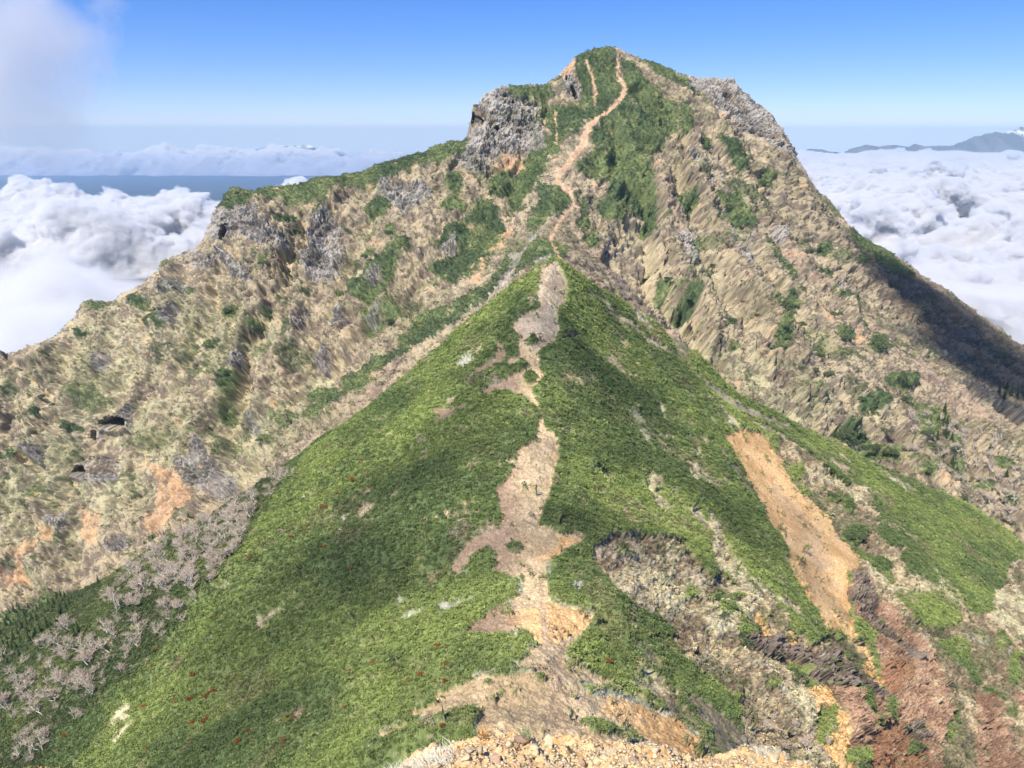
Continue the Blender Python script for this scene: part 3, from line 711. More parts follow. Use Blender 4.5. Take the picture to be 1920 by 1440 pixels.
pn = pn * (0.75 + .45 * dome2)[..., None]
pn = mixc(pn, two(c3(.05, .07, .035), c3(.08, .09, .05), mott), z_birch * .6)
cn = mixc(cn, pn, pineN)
C = mixc(C, cn, near)
# distant cloaked skirts
C = np.clip(C, .01, .9)
print('colour', time.time() - T0)

# --- terrain material
def ground_mat():
    m, nt, b = new_mat('ground_cover')
    at = nt.nodes.new('ShaderNodeAttribute'); at.attribute_name = 'ground_colour'
    tc = nt.nodes.new('ShaderNodeTexCoord')
    n1 = noise_node(nt, 1.6, 4, .7, tc.outputs['Object'])
    n2 = noise_node(nt, .35, 5, .65, tc.outputs['Object'])
    mr = nt.nodes.new('ShaderNodeMapRange'); mr.inputs['From Min'].default_value = .3; mr.inputs['From Max'].default_value = .7
    mr.inputs['To Min'].default_value = .62; mr.inputs['To Max'].default_value = 1.38
    nt.links.new(n1.outputs['Fac'], mr.inputs[0])
    vm = nt.nodes.new('ShaderNodeVectorMath'); vm.operation = 'SCALE'
    nt.links.new(at.outputs['Color'], vm.inputs[0]); nt.links.new(mr.outputs[0], vm.inputs['Scale'])
    nt.links.new(vm.outputs[0], b.inputs['Base Color'])
    bp = nt.nodes.new('ShaderNodeBump'); bp.inputs['Strength'].default_value = .8; bp.inputs['Distance'].default_value = .6
    nt.links.new(n1.outputs['Fac'], bp.inputs['Height'])
    nt.links.new(bp.outputs[0], b.inputs['Normal'])
    b.inputs['Roughness'].default_value = 1.0
    b.inputs['Specular IOR Level'].default_value = 0.05
    return m
GM = ground_mat()
idx = np.arange(NY * NU).reshape(NY, NU)
F = np.stack([idx[:-1, :-1], idx[:-1, 1:], idx[1:, 1:], idx[1:, :-1]], -1).reshape(-1, 4)
V = np.stack([X2, Y2, Z2], -1).reshape(-1, 3)
fl_ = ((z_rock > .4) | (z_crag > .4) | (z_red > .5))[:-1, :-1].ravel()
me = np_mesh('terrain', V, F, GM, True, fl_)
add_col(me, C.reshape(-1, 3))
terrain = tag(link('terrain', me), kind='structure')
print('mesh', time.time() - T0)

def surf(pxq, pyq, yr=(60, 900)):
    """first terrain point met by the ray through pixel (pxq,pyq)"""
    a, b = ray(pxq, pyq)
    j = (a - US[0]) / (US[1] - US[0])
    j0 = int(np.clip(j, 0, NU - 2)); t = j - j0
    zc = Z2[:, j0] * (1 - t) + Z2[:, j0 + 1] * t
    yc = Y2[:, j0]
    ok = (zc > b * yc) & (yc > yr[0]) & (yc < yr[1])
    k = int(np.argmax(ok))
    if not ok[k]: return None
    return Vector((float(X2[k, j0] * (1 - t) + X2[k, j0 + 1] * t), float(yc[k]), float(zc[k])))
# ------------------------------------------------------------------ FOLIAGE MATERIALS
def foliage_mat(name, c1, c2, rnd=.25, translucent=True, instancer=False):
    m, nt, b = new_mat(name)
    oi = nt.nodes.new('ShaderNodeObjectInfo')
    tc = nt.nodes.new('ShaderNodeTexCoord')
    n = noise_node(nt, 1.7, 3, .6, tc.outputs['Object'])
    mx = nt.nodes.new('ShaderNodeMix'); mx.data_type = 'RGBA'
    mx.inputs[6].default_value = (*c1, 1); mx.inputs[7].default_value = (*c2, 1)
    add = nt.nodes.new('ShaderNodeMath'); add.operation = 'MULTIPLY_ADD'
    add.inputs[1].default_value = .5; 
    nt.links.new(oi.outputs['Random'], add.inputs[0])
    sc = nt.nodes.new('ShaderNodeMath'); sc.operation = 'MULTIPLY'; sc.inputs[1].default_value = .5
    nt.links.new(n.outputs['Fac'], sc.inputs[0]); nt.links.new(sc.outputs[0], add.inputs[2])
    nt.links.new(add.outputs[0], mx.inputs[0])
    col = mx.outputs[2]
    if instancer:
        at = nt.nodes.new('ShaderNodeAttribute'); at.attribute_type = 'INSTANCER'; at.attribute_name = 'tint'
        m2 = nt.nodes.new('ShaderNodeMix'); m2.data_type = 'RGBA'; m2.blend_type = 'MULTIPLY'; m2.inputs[0].default_value = 1
        nt.links.new(col, m2.inputs[6]); nt.links.new(at.outputs['Color'], m2.inputs[7])
        col = m2.outputs[2]
    nt.links.new(col, b.inputs['Base Color'])
    b.inputs['Roughness'].default_value = .75
    b.inputs['Specular IOR Level'].default_value = .2
    return m
MAT_TUFT = foliage_mat('pine_needles', (.8, .85, .8), (1.5, 1.45, 1.3), instancer=True)
MAT_BUSH = foliage_mat('bush_needles', (.06, .09, .046), (.13, .16, .07))
MAT_FIR = foliage_mat('fir_needles', (.035, .065, .022), (.120, .160, .045))
MAT_ROWAN = foliage_mat('rowan_leaves', (.20, .050, .018), (.36, .14, .04))
MAT_YELLOW = foliage_mat('yellow_leaves', (.14, .15, .03), (.28, .24, .05))
MAT_BIRCH = simple_mat('birch_bark', (.62, .57, .50), (.82, .78, .70), 3.0)
MAT_TWIG = simple_mat('birch_twigs', (.54, .44, .345), (.74, .62, .49), 2.0)
MAT_BARK = simple_mat('dark_bark', (.08, .06, .045), (.16, .12, .09), 3.0)
MAT_STONE = simple_mat('buff_stone', (.56, .43, .25), (.82, .69, .46), 7.0, .9, .5, obj_random=.22)
MAT_STONE2 = simple_mat('brown_stone', (.42, .27, .17), (.62, .43, .29), 7.0, .9, .5, obj_random=.2)
MAT_STONEH = simple_mat('heap_stone', (.16, .12, .09), (.34, .26, .19), 2.0, .9, .5)
MAT_DRY = simple_mat('dry_grass', (.68, .62, .47), (.88, .84, .70), 8.0)
MAT_GREENGRASS = simple_mat('green_grass', (.22, .27, .10), (.45, .47, .24), 8.0)
MAT_RUST = simple_mat('rusty_iron', (.09, .04, .025), (.20, .09, .05), 30.0, .8, .4)
MAT_WOOD = simple_mat('grey_wood', (.20, .17, .14), (.32, .28, .24), 6.0)

# ------------------------------------------------------------------ mesh builders
def tris_mesh(name, tri, mat):
    tri = np.asarray(tri, np.float32).reshape(-1, 3, 3)
    return np_mesh(name, tri.reshape(-1, 3), np.arange(len(tri) * 3).reshape(-1, 3), mat, False)

def rand_dirs(r, n, up=0.2):
    d = r.normal(size=(n, 3)); d[:, 2] = np.abs(d[:, 2]) + up
    return d / np.linalg.norm(d, axis=1, keepdims=True)

def leaf_tris(r, C, size, up=.5, asp=.45):
    """small pointed leaf faces at centres C, outward/upward"""
    n = len(C)
    d = r.normal(size=(n, 3)); d[:, 2] += up
    d /= np.linalg.norm(d, axis=1, keepdims=True)
    s = np.cross(d, r.normal(size=(n, 3))); s /= np.linalg.norm(s, axis=1, keepdims=True)
    sz = (size * r.uniform(.6, 1.4, n))[:, None]
    return np.stack([C - s * sz * asp, C + s * sz * asp, C + d * sz], 1)

def tuft_mesh(name, seed, n=46):
    r = np.random.default_rng(seed)
    # low cushion: several branch tips fanning outwards and up
    a = r.uniform(0, 2 * np.pi, n); rr = np.sqrt(r.uniform(0, 1, n)) * .55
    h = .34 * (1 - (rr / .6) ** 2) + r.uniform(-.1, .08, n)
    C = np.stack([rr * np.cos(a), rr * np.sin(a), h], 1)
    d = np.stack([np.cos(a) * rr * 1.3, np.sin(a) * rr * 1.3, np.full(n, .55)], 1) + r.normal(size=(n, 3)) * .25
    d /= np.linalg.norm(d, axis=1, keepdims=True)
    s = np.cross(d, r.normal(size=(n, 3))); s /= np.linalg.norm(s, axis=1, keepdims=True)
    sz = r.uniform(.14, .30, n)[:, None]
    return tris_mesh(name, np.stack([C - s * sz * .45, C + s * sz * .45, C + d * sz], 1), MAT_TUFT)

def scatter_stuff(name, label_pts, tint, scale, tuft, seed, tilt=.25):
    """a point mesh whose points each carry one tuft, through geometry nodes"""
    me = bpy.data.meshes.new(name)
    me.vertices.add(len(label_pts)); me.vertices.foreach_set('co', np.ascontiguousarray(label_pts, np.float32).ravel())
    a = me.attributes.new('tint', 'FLOAT_COLOR', 'POINT')
    c4 = np.ones((len(tint), 4), np.float32); c4[:, :3] = tint; a.data.foreach_set('color', c4.ravel())
    scale = np.asarray(scale, np.float32)
    if scale.ndim == 1: scale = np.repeat(scale[:, None], 3, 1)
    a = me.attributes.new('size', 'FLOAT_VECTOR', 'POINT'); a.data.foreach_set('vector', np.ascontiguousarray(scale, np.float32).ravel())
    r = np.random.default_rng(seed)
    rot = np.stack([r.normal(0, tilt, len(label_pts)), r.normal(0, tilt, len(label_pts)), r.uniform(0, 6.28, len(label_pts))], 1).astype(np.float32)
    a = me.attributes.new('turn', 'FLOAT_VECTOR', 'POINT'); a.data.foreach_set('vector', rot.ravel())
    o = link(name, me)
    ng = bpy.data.node_groups.new(name + '_scatter', 'GeometryNodeTree')
    ng.interface.new_socket('Geometry', in_out='INPUT', socket_type='NodeSocketGeometry')
    ng.interface.new_socket('Geometry', in_out='OUTPUT', socket_type='NodeSocketGeometry')
    gi = ng.nodes.new('NodeGroupInput'); go = ng.nodes.new('NodeGroupOutput')
    ip = ng.nodes.new('GeometryNodeInstanceOnPoints')
    coll = bpy.data.collections.new(name + '_kinds')
    for k, t in enumerate(tuft):
        q = bpy.data.objects.new('pine_tuft', t); coll.objects.link(q)
    ci = ng.nodes.new('GeometryNodeCollectionInfo'); ci.inputs['Collection'].default_value = coll
    ci.inputs['Separate Children'].default_value = True; ci.inputs['Reset Children'].default_value = True
    ip.inputs['Pick Instance'].default_value = True
    def named(attr, t):
        n = ng.nodes.new('GeometryNodeInputNamedAttribute'); n.data_type = t; n.inputs['Name'].default_value = attr
        return n.outputs['Attribute']
    ng.links.new(gi.outputs[0], ip.inputs['Points'])
    ng.links.new(ci.outputs[0], ip.inputs['Instance'])
    ng.links.new(named('size', 'FLOAT_VECTOR'), ip.inputs['Scale'])
    ng.links.new(named('turn', 'FLOAT_VECTOR'), ip.inputs['Rotation'])
    ng.links.new(ip.outputs[0], go.inputs[0])
    md = o.modifiers.new('scatter', 'NODES'); md.node_group = ng
    tag(o, kind='stuff')
    return o

TUFTS = [tuft_mesh('pine_tuft', 40 + k) for k in range(5)]
px2, py2 = project(X2, Y2, Z2)
inview = (px2 > -60) & (px2 < 1980) & (py2 < 1500) & (Y2 > 85)
cell = np.zeros_like(Z)
cell[:-1, :-1] = (X[:-1, 1:] - X[:-1, :-1]) * (Y[1:, :-1] - Y[:-1, :-1])
rr_ = RNG.random(Z.shape)
pn_ = (pineN > .62) & inview & (rr_ < cell / np.maximum(NZ, .35) * 2.2 / np.clip((Y / 150) ** 1.0, .8, 3.0))
i_ = np.nonzero(pn_)
jit = RNG.normal(0, .12, (len(i_[0]), 3))
pts = np.stack([X2[i_], Y2[i_], Z2[i_] - .10], 1) + jit
scl = (RNG.uniform(.7, 1.2, len(pts)) + .6 * (RNG.random(len(pts)) > .93)) * np.clip((Y[i_] / 150) ** .5, .8, 1.6)
print('near tufts', len(pts))
o = scatter_stuff('dwarf_pine_cover', pts, C[i_] * RNG.uniform(.75, 1.28, (len(pts), 1)), scl, TUFTS, 3)
tag(o, 'dense green creeping pine carpeting the near cone-shaped hill', 'ground cover')
pf_ = (pineF > .5) & inview & (far > .5) & (rr_ < cell / np.maximum(NZ, .3) * .55)
i_ = np.nonzero(pf_)
pts = np.stack([X2[i_], Y2[i_], Z2[i_] - .2], 1) + RNG.normal(0, .2, (len(i_[0]), 3))
print('far tufts', len(pts))
o = scatter_stuff('mountain_pine_cover', pts, C[i_] * RNG.uniform(.6, 1.3, (len(pts), 1)), RNG.uniform(1.2, 2.2, len(pts)), TUFTS, 4)
tag(o, 'dark green creeping pine in patches over the far rocky mountain', 'ground cover')
sf_ = (pineF < .3) & (z_rock < .5) & (z_om < .4) & (z_trl < .2) & (z_cave < .1) & inview & (far > .5) & (Y > 430) & (rr_ < cell / np.maximum(NZ, .3) * .05 * (.3 + 1.3 * scrub + .9 * crestw))
i_ = np.nonzero(sf_)
pts = np.stack([X2[i_], Y2[i_], Z2[i_] - .25], 1)
tn = np.where(RNG.random((len(pts), 1)) < .5, np.array([[.13, .13, .07]]), np.array([[.25, .19, .14]])) * RNG.uniform(.7, 1.5, (len(pts), 1))
print('scrub', len(pts))
o = scatter_stuff('scrub_cover', pts, tn, RNG.uniform(1.3, 2.8, len(pts)), TUFTS, 6)
tag(o, 'low brown and olive scrub sprinkled over the straw coloured mountain slopes', 'scrub')
sn_ = (pineN < .3) & (z_soil < .3) & (slide < .2) & (np.maximum(z_straw, z_edge) > .5) & (z_crag < .4) & inview & (near > .5) & (rr_ < cell / np.maximum(NZ, .35) * 1.1)
i_ = np.nonzero(sn_)
pts = np.stack([X2[i_], Y2[i_], Z2[i_] - .12], 1)
print('near scrub', len(pts))
o = scatter_stuff('dead_grass_cover', pts, C[i_] * RNG.uniform(.55, 1.35, (len(pts), 1)), RNG.uniform(.5, 1.1, len(pts)) * (1 - .3 * (z_red[i_] > .5)), TUFTS, 8)
tag(o, 'pale dead grass and twiggy scrub covering the gully slopes right of the trail', 'dead grass')
print('tufts', time.time() - T0)

# ------------------------------------------------------------------ labels that single out one of many: by the landmark it is nearest to
FAR_R = [('the orange scar on the right slope', 1608, 630), ('the top of the orange landslide', 1410, 800), ('the top of the near conical hill', 1030, 490), ('the fir clump on the right slope', 1755, 800), ('the crag right of the summit', 1400, 200)]
FAR_L = [('the upper cave', 205, 790), ('the lower cave', 148, 884), ('the crag at the left shoulder', 440, 410), ('the grey slab on the left face', 600, 460), ('the largest ochre scar', 310, 930), ('the big grey tower below the summit', 950, 240), ('the top of the near conical hill', 1030, 490)]
NEAR_L = [('the pale lichen strips', 840, 1125), ('the dry grass at the ledge end', 745, 1425), ('the lower birches', 190, 1280), ('the lower bare flat of the trail', 930, 1180), ('the bottom left corner', 0, 1440), ('the small bare patch high on the flank', 830, 785), ('the upper birch thicket', 470, 960)]
GULLY = [('the dark crag band', 1480, 1230), ('the narrow end of the orange landslide', 1640, 1270), ('the top of the orange landslide', 1410, 800), ('the red rock outcrop', 1620, 1110)]
LEDGE = [('the dry grass at the left end', 780, 1410), ('the green tuft', 985, 1382), ('the pale tuft', 1148, 1386), ('the small dry grass at the right end', 1460, 1414)]
SECT = ['right of', 'below right of', 'below', 'below left of', 'left of', 'above left of', 'above', 'above right of']
ORD = ['nearest ', 'second nearest ', 'third nearest ', 'fourth nearest ', 'fifth nearest ', 'sixth nearest ', 'seventh nearest ', 'eighth nearest ', 'ninth nearest ', 'tenth nearest ', 'eleventh nearest ', 'twelfth nearest ']
PENDING = []
def mark(o, bx, by, marks, noun): PENDING.append((o, bx, by, marks, noun))
def settle_labels():
    G = {}
    for o, bx, by, marks, noun in PENDING:
        lm = min(marks, key=lambda m_: (m_[1] - bx) ** 2 + (m_[2] - by) ** 2)
        s = int(round(math.degrees(math.atan2(by - lm[2], bx - lm[1])) / 45)) % 8
        G.setdefault((noun, lm[0], s), []).append((math.hypot(bx - lm[1], by - lm[2]), o))
    for (noun, lm, s), L in G.items():
        L.sort(key=lambda q: q[0])
        for k, (_, o) in enumerate(L):
            o['label'] = (ORD[min(k, 11)] if len(L) > 1 else '') + noun + ' ' + SECT[s] + ' ' + lm
# ------------------------------------------------------------------ bushes
def bush_mesh(name, seed, mat, n=900, leaf=.10, lumps=5):
    r = np.random.default_rng(seed)
    cen = np.stack([r.uniform(-.5, .5, lumps), r.uniform(-.5, .5, lumps), r.uniform(.05, .28, lumps)], 1)
    rad = r.uniform(.28, .5, lumps)
    k = r.integers(0, lumps, n)
    d = rand_dirs(r, n, .05)
    C_ = cen[k] + d * (rad[k] * r.uniform(.75, 1.05, n))[:, None]
    C_[:, 2] = np.maximum(C_[:, 2] * .8, 0)
    return tris_mesh(name, leaf_tris(r, C_, leaf, .6, .5), mat)
def stem_mesh(name, seed):
    r = np.random.default_rng(seed); T = []
    for k in range(7):
        a = r.uniform(0, 6.28); e = np.array([math.cos(a) * .45, math.sin(a) * .45, r.uniform(.15, .4)])
        s = np.cross(e, [0, 0, 1.0]); s /= np.linalg.norm(s); s *= .02
        T.append([-s, s, e]); 
        t = np.array([0, 0, .02]); T.append([-t, t, e])
    return tris_mesh(name, T, MAT_BARK)
BUSHV = [bush_mesh('foliage', 60 + k, MAT_BUSH) for k in range(5)]
STEMV = [stem_mesh('stems', 70 + k) for k in range(3)]
ROWV = [bush_mesh('foliage', 80 + k, MAT_ROWAN, 260, .17, 4) for k in range(3)]
YELV = [bush_mesh('foliage', 90 + k, MAT_YELLOW, 260, .17, 4) for k in range(2)]
def bush(name, pos, sx, sy, sz, variants, label, cat, group, k):
    e = bpy.data.objects.new(name, None); COL.objects.link(e)
    e.location = pos; e.rotation_euler = (0, 0, RNG.uniform(0, 6.28)); e.scale = (sx, sy, sz)
    e.empty_display_size = .2
    tag(e, label, cat, group)
    link('foliage', variants[k % len(variants)], e)
    link('stems', STEMV[k % 3], e)
    return e
FARB = [(1293,560,13,14),(1377,597,10,10),(1457,567,17,15),(1487,567,10,17),(1500,607,11,8),(1460,612,9,9),(1470,632,9,9),(1466,650,9,9),(1583,630,14,13),(1643,640,20,15),(1527,663,11,11),(1520,690,10,9),(1547,697,14,12),
 (1490,690,12,6),(1560,587,11,6),(1375,650,6,4),(1338,612,6,5),(1254,527,10,12),(1423,590,7,7),(1600,715,8,6),(1687,705,14,9),(1700,722,14,9),(1690,742,13,9),(1627,770,16,12),(1583,813,20,12),(1640,835,16,12),(1670,845,16,12),
 (1720,807,12,12),(1735,830,12,10),(1610,745,8,7),(1656,810,12,9),(736,597,13,11),(730,432,11,10),(688,475,9,12),(503,590,9,7),(483,617,11,7),(427,580,14,9),(553,430,9,7),(540,407,12,8),(500,493,10,6),(397,647,8,8),(147,623,9,6),(103,757,8,5),
 (133,800,12,7),(57,767,10,8),(493,823,8,6),(550,787,12,8),(52,945,6,6),(1323,273,12,12),(1433,340,10,12),(1745,880,9,8),(1790,885,10,8),(1850,900,12,8),(1880,935,10,8),(1810,930,9,7),(75,745,9,6),(20,850,10,7),(1320,505,9,9),(1345,495,9,8)]
nb = 0
for (bx, by, rx, ry) in FARB:
    p = surf(bx, by + ry * .6, (415, 900))
    if p is None: continue
    s = rx / FPX * p.length
    right = bx > 1100
    e = bush('dwarf_pine_bush', p, s * 1.15, s * 1.15, s * .95, BUSHV,
         'lone dark green dwarf pine bush on the straw coloured slope right of the near hill' if right else
         'lone dark green dwarf pine bush on the straw coloured face left of the near hill',
         'bush', 'dwarf pine bushes dotted over the right slope' if right else 'dwarf pine bushes dotted over the left face', nb)
    mark(e, bx, by, FAR_R if right else FAR_L, 'dwarf pine bush')
    nb += 1
NEARB = [(1488,1262,20),(1510,1285,8),(1364,1070,7),(1367,1122,8),(1345,1150,11),(1335,1118,8),(1725,1395,9),(1607,1425,22),(1560,922,10),(1585,940,9),(1593,1000,12),(1615,1005,12),(1500,1180,9),(1383,1310,7),(1395,1190,22),(1480,1430,9)]
LB = {(1488,1262): 'round dark green pine bush below the dark brown crag band', (1607,1425): 'large rounded green pine bush at the foot of the pale eroded strip', (1725,1395): 'small round green bush alone on the bare red soil',
      (1510,1285): 'small bright green bush just below the crag band and the round bush', (1395,1190): 'wide green pine bush against the upper end of the dark crag band'}
for (bx, by, r_) in NEARB:
    p = surf(bx, by + r_ * .6, (90, 410))
    if p is None: continue
    s = r_ / FPX * p.length
    lb = LB.get((bx, by))
    e = bush('dwarf_pine_bush', p, s * 1.15, s * 1.15, s, BUSHV, lb or 'small green pine bush in pale dead grass beside the orange landslide', 'bush', 'pine bushes on the gully slope beside the landslide', nb)
    if not lb: mark(e, bx, by, GULLY, 'small green pine bush')
    nb += 1
RED = [(417,1152),(360,1313),(397,1305),(405,1298),(333,1317),(450,1270),(370,1357),(393,1353),(467,1375),(370,1395),(477,1393),(448,1395),(535,1393),(283,1405),(185,1415),(553,1348),(267,1328),(370,1268),(417,1237),(473,1050),
       (613,1030),(550,1010),(705,1245),(843,1247),(797,1270),(817,1283),(837,1282),(762,1282),(773,1278),(830,1215),(750,1262),(660,1265),(652,1330),(832,1367),(657,1067),(683,867),(663,903),(610,953),(637,927),(130,1384),(389,1310),(385,1358)]
for k, (bx, by) in enumerate(RED):
    p = surf(bx, by, (85, 410))
    if p is None: continue
    s = RNG.uniform(5, 9) / FPX * p.length
    e = bush('rowan_bush', p + Vector((0, 0, .35)), s, s, s * .9, ROWV, 'small orange red rowan bush poking out of the green pine on the left flank', 'bush', 'red autumn rowan bushes on the left flank', k)
    mark(e, bx, by, NEAR_L, 'small red bush')
for k, (bx, by, lb) in enumerate([(1143,1243,'small orange red bush on the green slope right of the trail')]):
    p = surf(bx, by, (85, 410)); s = 8 / FPX * p.length
    bush('rowan_bush', p + Vector((0, 0, .3)), s, s, s, ROWV, lb, 'bush', None, k)
for k, (bx, by, lb) in enumerate([(290,1217,'yellow green bush at the upper edge of the bare birches'),(283,1253,'yellow green bush in the dark pines just above the bare birches'),(408,1160,'yellow leaved bush touching a red bush on the bright flank'),
                                  (545,1352,'yellowish bush beside a red bush low on the green flank'),(437,1283,'yellow leaved bush in a line of red bushes on the flank')]):
    p = surf(bx, by, (85, 410)); s = 9 / FPX * p.length
    bush('yellow_bush', p + Vector((0, 0, .3)), s * 1.2, s, s * .8, YELV, lb, 'bush', None, k)
print('bushes', nb, time.time() - T0)

# ------------------------------------------------------------------ trees
def tube(Vl, Fl, pts, rads, sides=4):
    base = sum(len(v) for v in Vl)
    pts = np.array(pts, float); n = len(pts)
    ring = []
    for i in range(n):
        d = pts[min(i + 1, n - 1)] - pts[max(i - 1, 0)]
        d /= np.linalg.norm(d) + 1e-9
        a = np.cross(d, [0.3, 0.2, 1.0] if abs(d[2]) < .9 else [1.0, 0, 0]); a /= np.linalg.norm(a) + 1e-9
        b = np.cross(d, a)
        t = np.arange(sides) * 2 * np.pi / sides
        ring.append(pts[i] + rads[i] * (np.cos(t)[:, None] * a + np.sin(t)[:, None] * b))
    Vl.append(np.concatenate(ring))
    f = []
    for i in range(n - 1):
        for k in range(sides):
            k2 = (k + 1) % sides
            f.append((base + i * sides + k, base + i * sides + k2, base + (i + 1) * sides + k2, base + (i + 1) * sides + k))
    Fl.extend(f)

def birch(seed):
    r = np.random.default_rng(seed)
    tv, tf, wv, wf = [], [], [], []
    def grow(p, d, L, rad, depth):
        n = 5; pts = [p]; rads = [rad]
        for i in range(n):
            d = d + r.normal(size=3) * .20 + np.array([0, 0, .10])
            d /= np.linalg.norm(d)
            pts.append(pts[-1] + d * L / n); rads.append(rad * (1 - .7 * (i + 1) / n))
        (tube(tv, tf, pts, rads, 4) if depth < 2 else tube(wv, wf, pts[::2] + [pts[-1]], [rads[0], rads[2], rads[4], rads[5]], 3))
        if depth < 3:
            k = [5, 6, 6][depth]
            for j in range(k):
                t = r.uniform(.3, 1.0) if depth else r.uniform(.35, 1.0)
                i = min(int(t * n), n)
                nd = d * .6 + r.normal(size=3) * .62; nd[2] = abs(nd[2]) * .7 + .2
                nd /= np.linalg.norm(nd)
                grow(pts[i], nd, L * r.uniform(.45, .7), rads[i] * .75 + .012, depth + 1)
    nst = r.integers(1, 4)
    for s in range(nst):
        d = np.array([r.normal() * .5 - .25, r.normal() * .45 - .2, 1.0]); d /= np.linalg.norm(d)
        grow(np.array([r.normal() * .12, r.normal() * .12, -.3]), d, r.uniform(2.6, 4.0), r.uniform(.11, .17), 0)
    tm = np_mesh('trunk', np.concatenate(tv), np.array(tf), MAT_BIRCH, True)
    wm = np_mesh('twigs', np.concatenate(wv), np.array(wf), MAT_TWIG, True)
    return tm, wm
BIR = [birch(200 + k) for k in range(8)]
def place_birch(p, s, label, group, k):
    e = bpy.data.objects.new('birch_tree', None); COL.objects.link(e)
    e.location = p; e.rotation_euler = (RNG.normal() * .12, -.15 + RNG.normal() * .12, RNG.uniform(-.9, .9)); s *= 1.05; e.scale = (s, s, s * .95)
    tag(e, label, 'tree', group)
    link('trunk', BIR[k % 8][0], e); link('crown', BIR[k % 8][1], e)
kb = 0
def scatter_px(poly, n, seed, mind=9):
    r = np.random.default_rng(seed); m = M(); fill(m, poly)
    ys, xs = np.nonzero(m); out = []
    tries = 0
    while len(out) < n and tries < n * 60:
        tries += 1
        i = r.integers(len(xs)); q = (xs[i], ys[i])
        if all((q[0] - o_[0]) ** 2 + (q[1] - o_[1]) ** 2 > mind * mind for o_ in out): out.append(q)
    return out
B1 = [(555,865),(525,885),(545,880),(480,950),(470,1000),(400,1075),(300,1100),(240,1130),(200,1120),(250,1065),(330,1005),(420,945)]
B2 = [(0,1190),(60,1180),(140,1160),(230,1140),(300,1110),(390,1080),(340,1150),(270,1230),(180,1300),(60,1350),(0,1330)]
B3 = [(20,1400),(60,1370),(105,1390),(90,1425),(40,1435)]
for (bx, by) in scatter_px(B1, 110, 5, 8):
    p = surf(bx, by + 12, (150, 420))
    if p is None: continue
    place_birch(p - Vector((0, 0, .2)), RNG.uniform(.7, 1.7), 'bare white birch in the thicket along the lower edge of the left mountain face', 'bare birches between the green flank and the mountain', kb); kb += 1
for (bx, by) in scatter_px(B2, 75, 6, 13):
    p = surf(bx, by + 12, (120, 420))
    if p is None: continue
    place_birch(p - Vector((0, 0, .2)), RNG.uniform(.6, 1.5), 'bare twisted white birch among dark pines in the lower left corner', 'bare birches in the lower left corner', kb); kb += 1
for (bx, by) in scatter_px(B3, 7, 7, 14):
    p = surf(bx, by, (100, 420))
    if p is None: continue
    place_birch(p - Vector((0, 0, .2)), RNG.uniform(.9, 1.2), 'bare pinkish birch crown low down by the left edge of the green flank', 'birches at the foot of the green flank', kb); kb += 1
for (bx, by) in [(430,1060),(412,1075),(350,1165),(372,1128),(340,1140),(398,1090),(260,1210),(245,1225),(165,1290),(160,1345),(150,1345)]:
    p = surf(bx, by, (120, 420))
    if p is None: continue
    place_birch(p - Vector((0, 0, .2)), RNG.uniform(.7, 1.0), 'small bare birch standing on the edge of the bright green flank', 'birches on the edge of the green flank', kb); kb += 1
B4 = [(1690,760),(1760,780),(1920,830),(1920,1000),(1840,960),(1760,900),(1700,850)]
for (bx, by) in scatter_px(B4, 55, 8, 14):
    p = surf(bx, by, (420, 900))
    if p is None: continue
    place_birch(p - Vector((0, 0, .2)), RNG.uniform(1.2, 2.2), 'bare pale birch on the brown slope near the right edge, beyond the green spur', 'bare birches on the far right slope', kb); kb += 1
for (bx, by) in [(1460,1350),(1475,1345),(1440,1372),(1500,1395),(1515,1408),(1530,1385),(1545,1420),(1470,1400),(1420,1385),(1400,1370),(1490,1365),(1555,1400),(1385,1355)]:
    p = surf(bx, by, (80, 300))
    if p is None: continue
    place_birch(p - Vector((0, 0, .2)), RNG.uniform(.5, .8), 'small bare birch in the grey scrub just above the right end of the gravel ledge', 'small birches in the gully scrub', kb); kb += 1
print('birches', kb, time.time() - T0)

def fir(seed):
    r = np.random.default_rng(seed); T = []
    for i in range(420):
        t = r.uniform(.05, 1) ** .8; a = r.uniform(0, 6.28)
        R = (1 - t) * .95 * r.uniform(.55, 1.1) + .05
        c = np.array([0, 0, t * 4.0]); e = c + np.array([math.cos(a) * R, math.sin(a) * R, -.12 * R + r.normal() * .05])
        s = np.array([-math.sin(a), math.cos(a), r.normal() * .3]) * .17 * (1.15 - t)
        m_ = c * .55 + e * .45
        T.append([c, m_ - s, e]); T.append([c, e, m_ + s])
    tv, tf = [], []
    tube(tv, tf, [(0, 0, -.4), (0, 0, 2), (0, 0, 4.1)], [.10, .07, .01], 5)
    return np_mesh('trunk', np.concatenate(tv), np.array(tf), MAT_BARK, True), tris_mesh('crown', T, MAT_FIR)
FIRS = [fir(300 + k) for k in range(5)]
def place_fir(p, s, label, group, k):
    e = bpy.data.objects.new('fir_tree', None); COL.objects.link(e)
    e.location = p; e.rotation_euler = (0, 0, RNG.uniform(0, 6.28)); e.scale = (s * 1.1, s * 1.1, s)
    tag(e, label, 'tree', group)
    link('trunk', FIRS[k % 5][0], e); link('crown', FIRS[k % 5][1], e)
kf = 0
for (bx, by) in scatter_px([(-2,1125),(60,1130),(125,1110),(140,1120),(110,1170),(80,1190),(0,1235)], 75, 9, 7):
    p = surf(bx, by + 8, (120, 600))
    if p is None: continue
    place_fir(p, RNG.uniform(.8, 1.6), 'dark green fir in the dense stand at the left edge below the mountain', 'firs in the stand at the left edge', kf); kf += 1
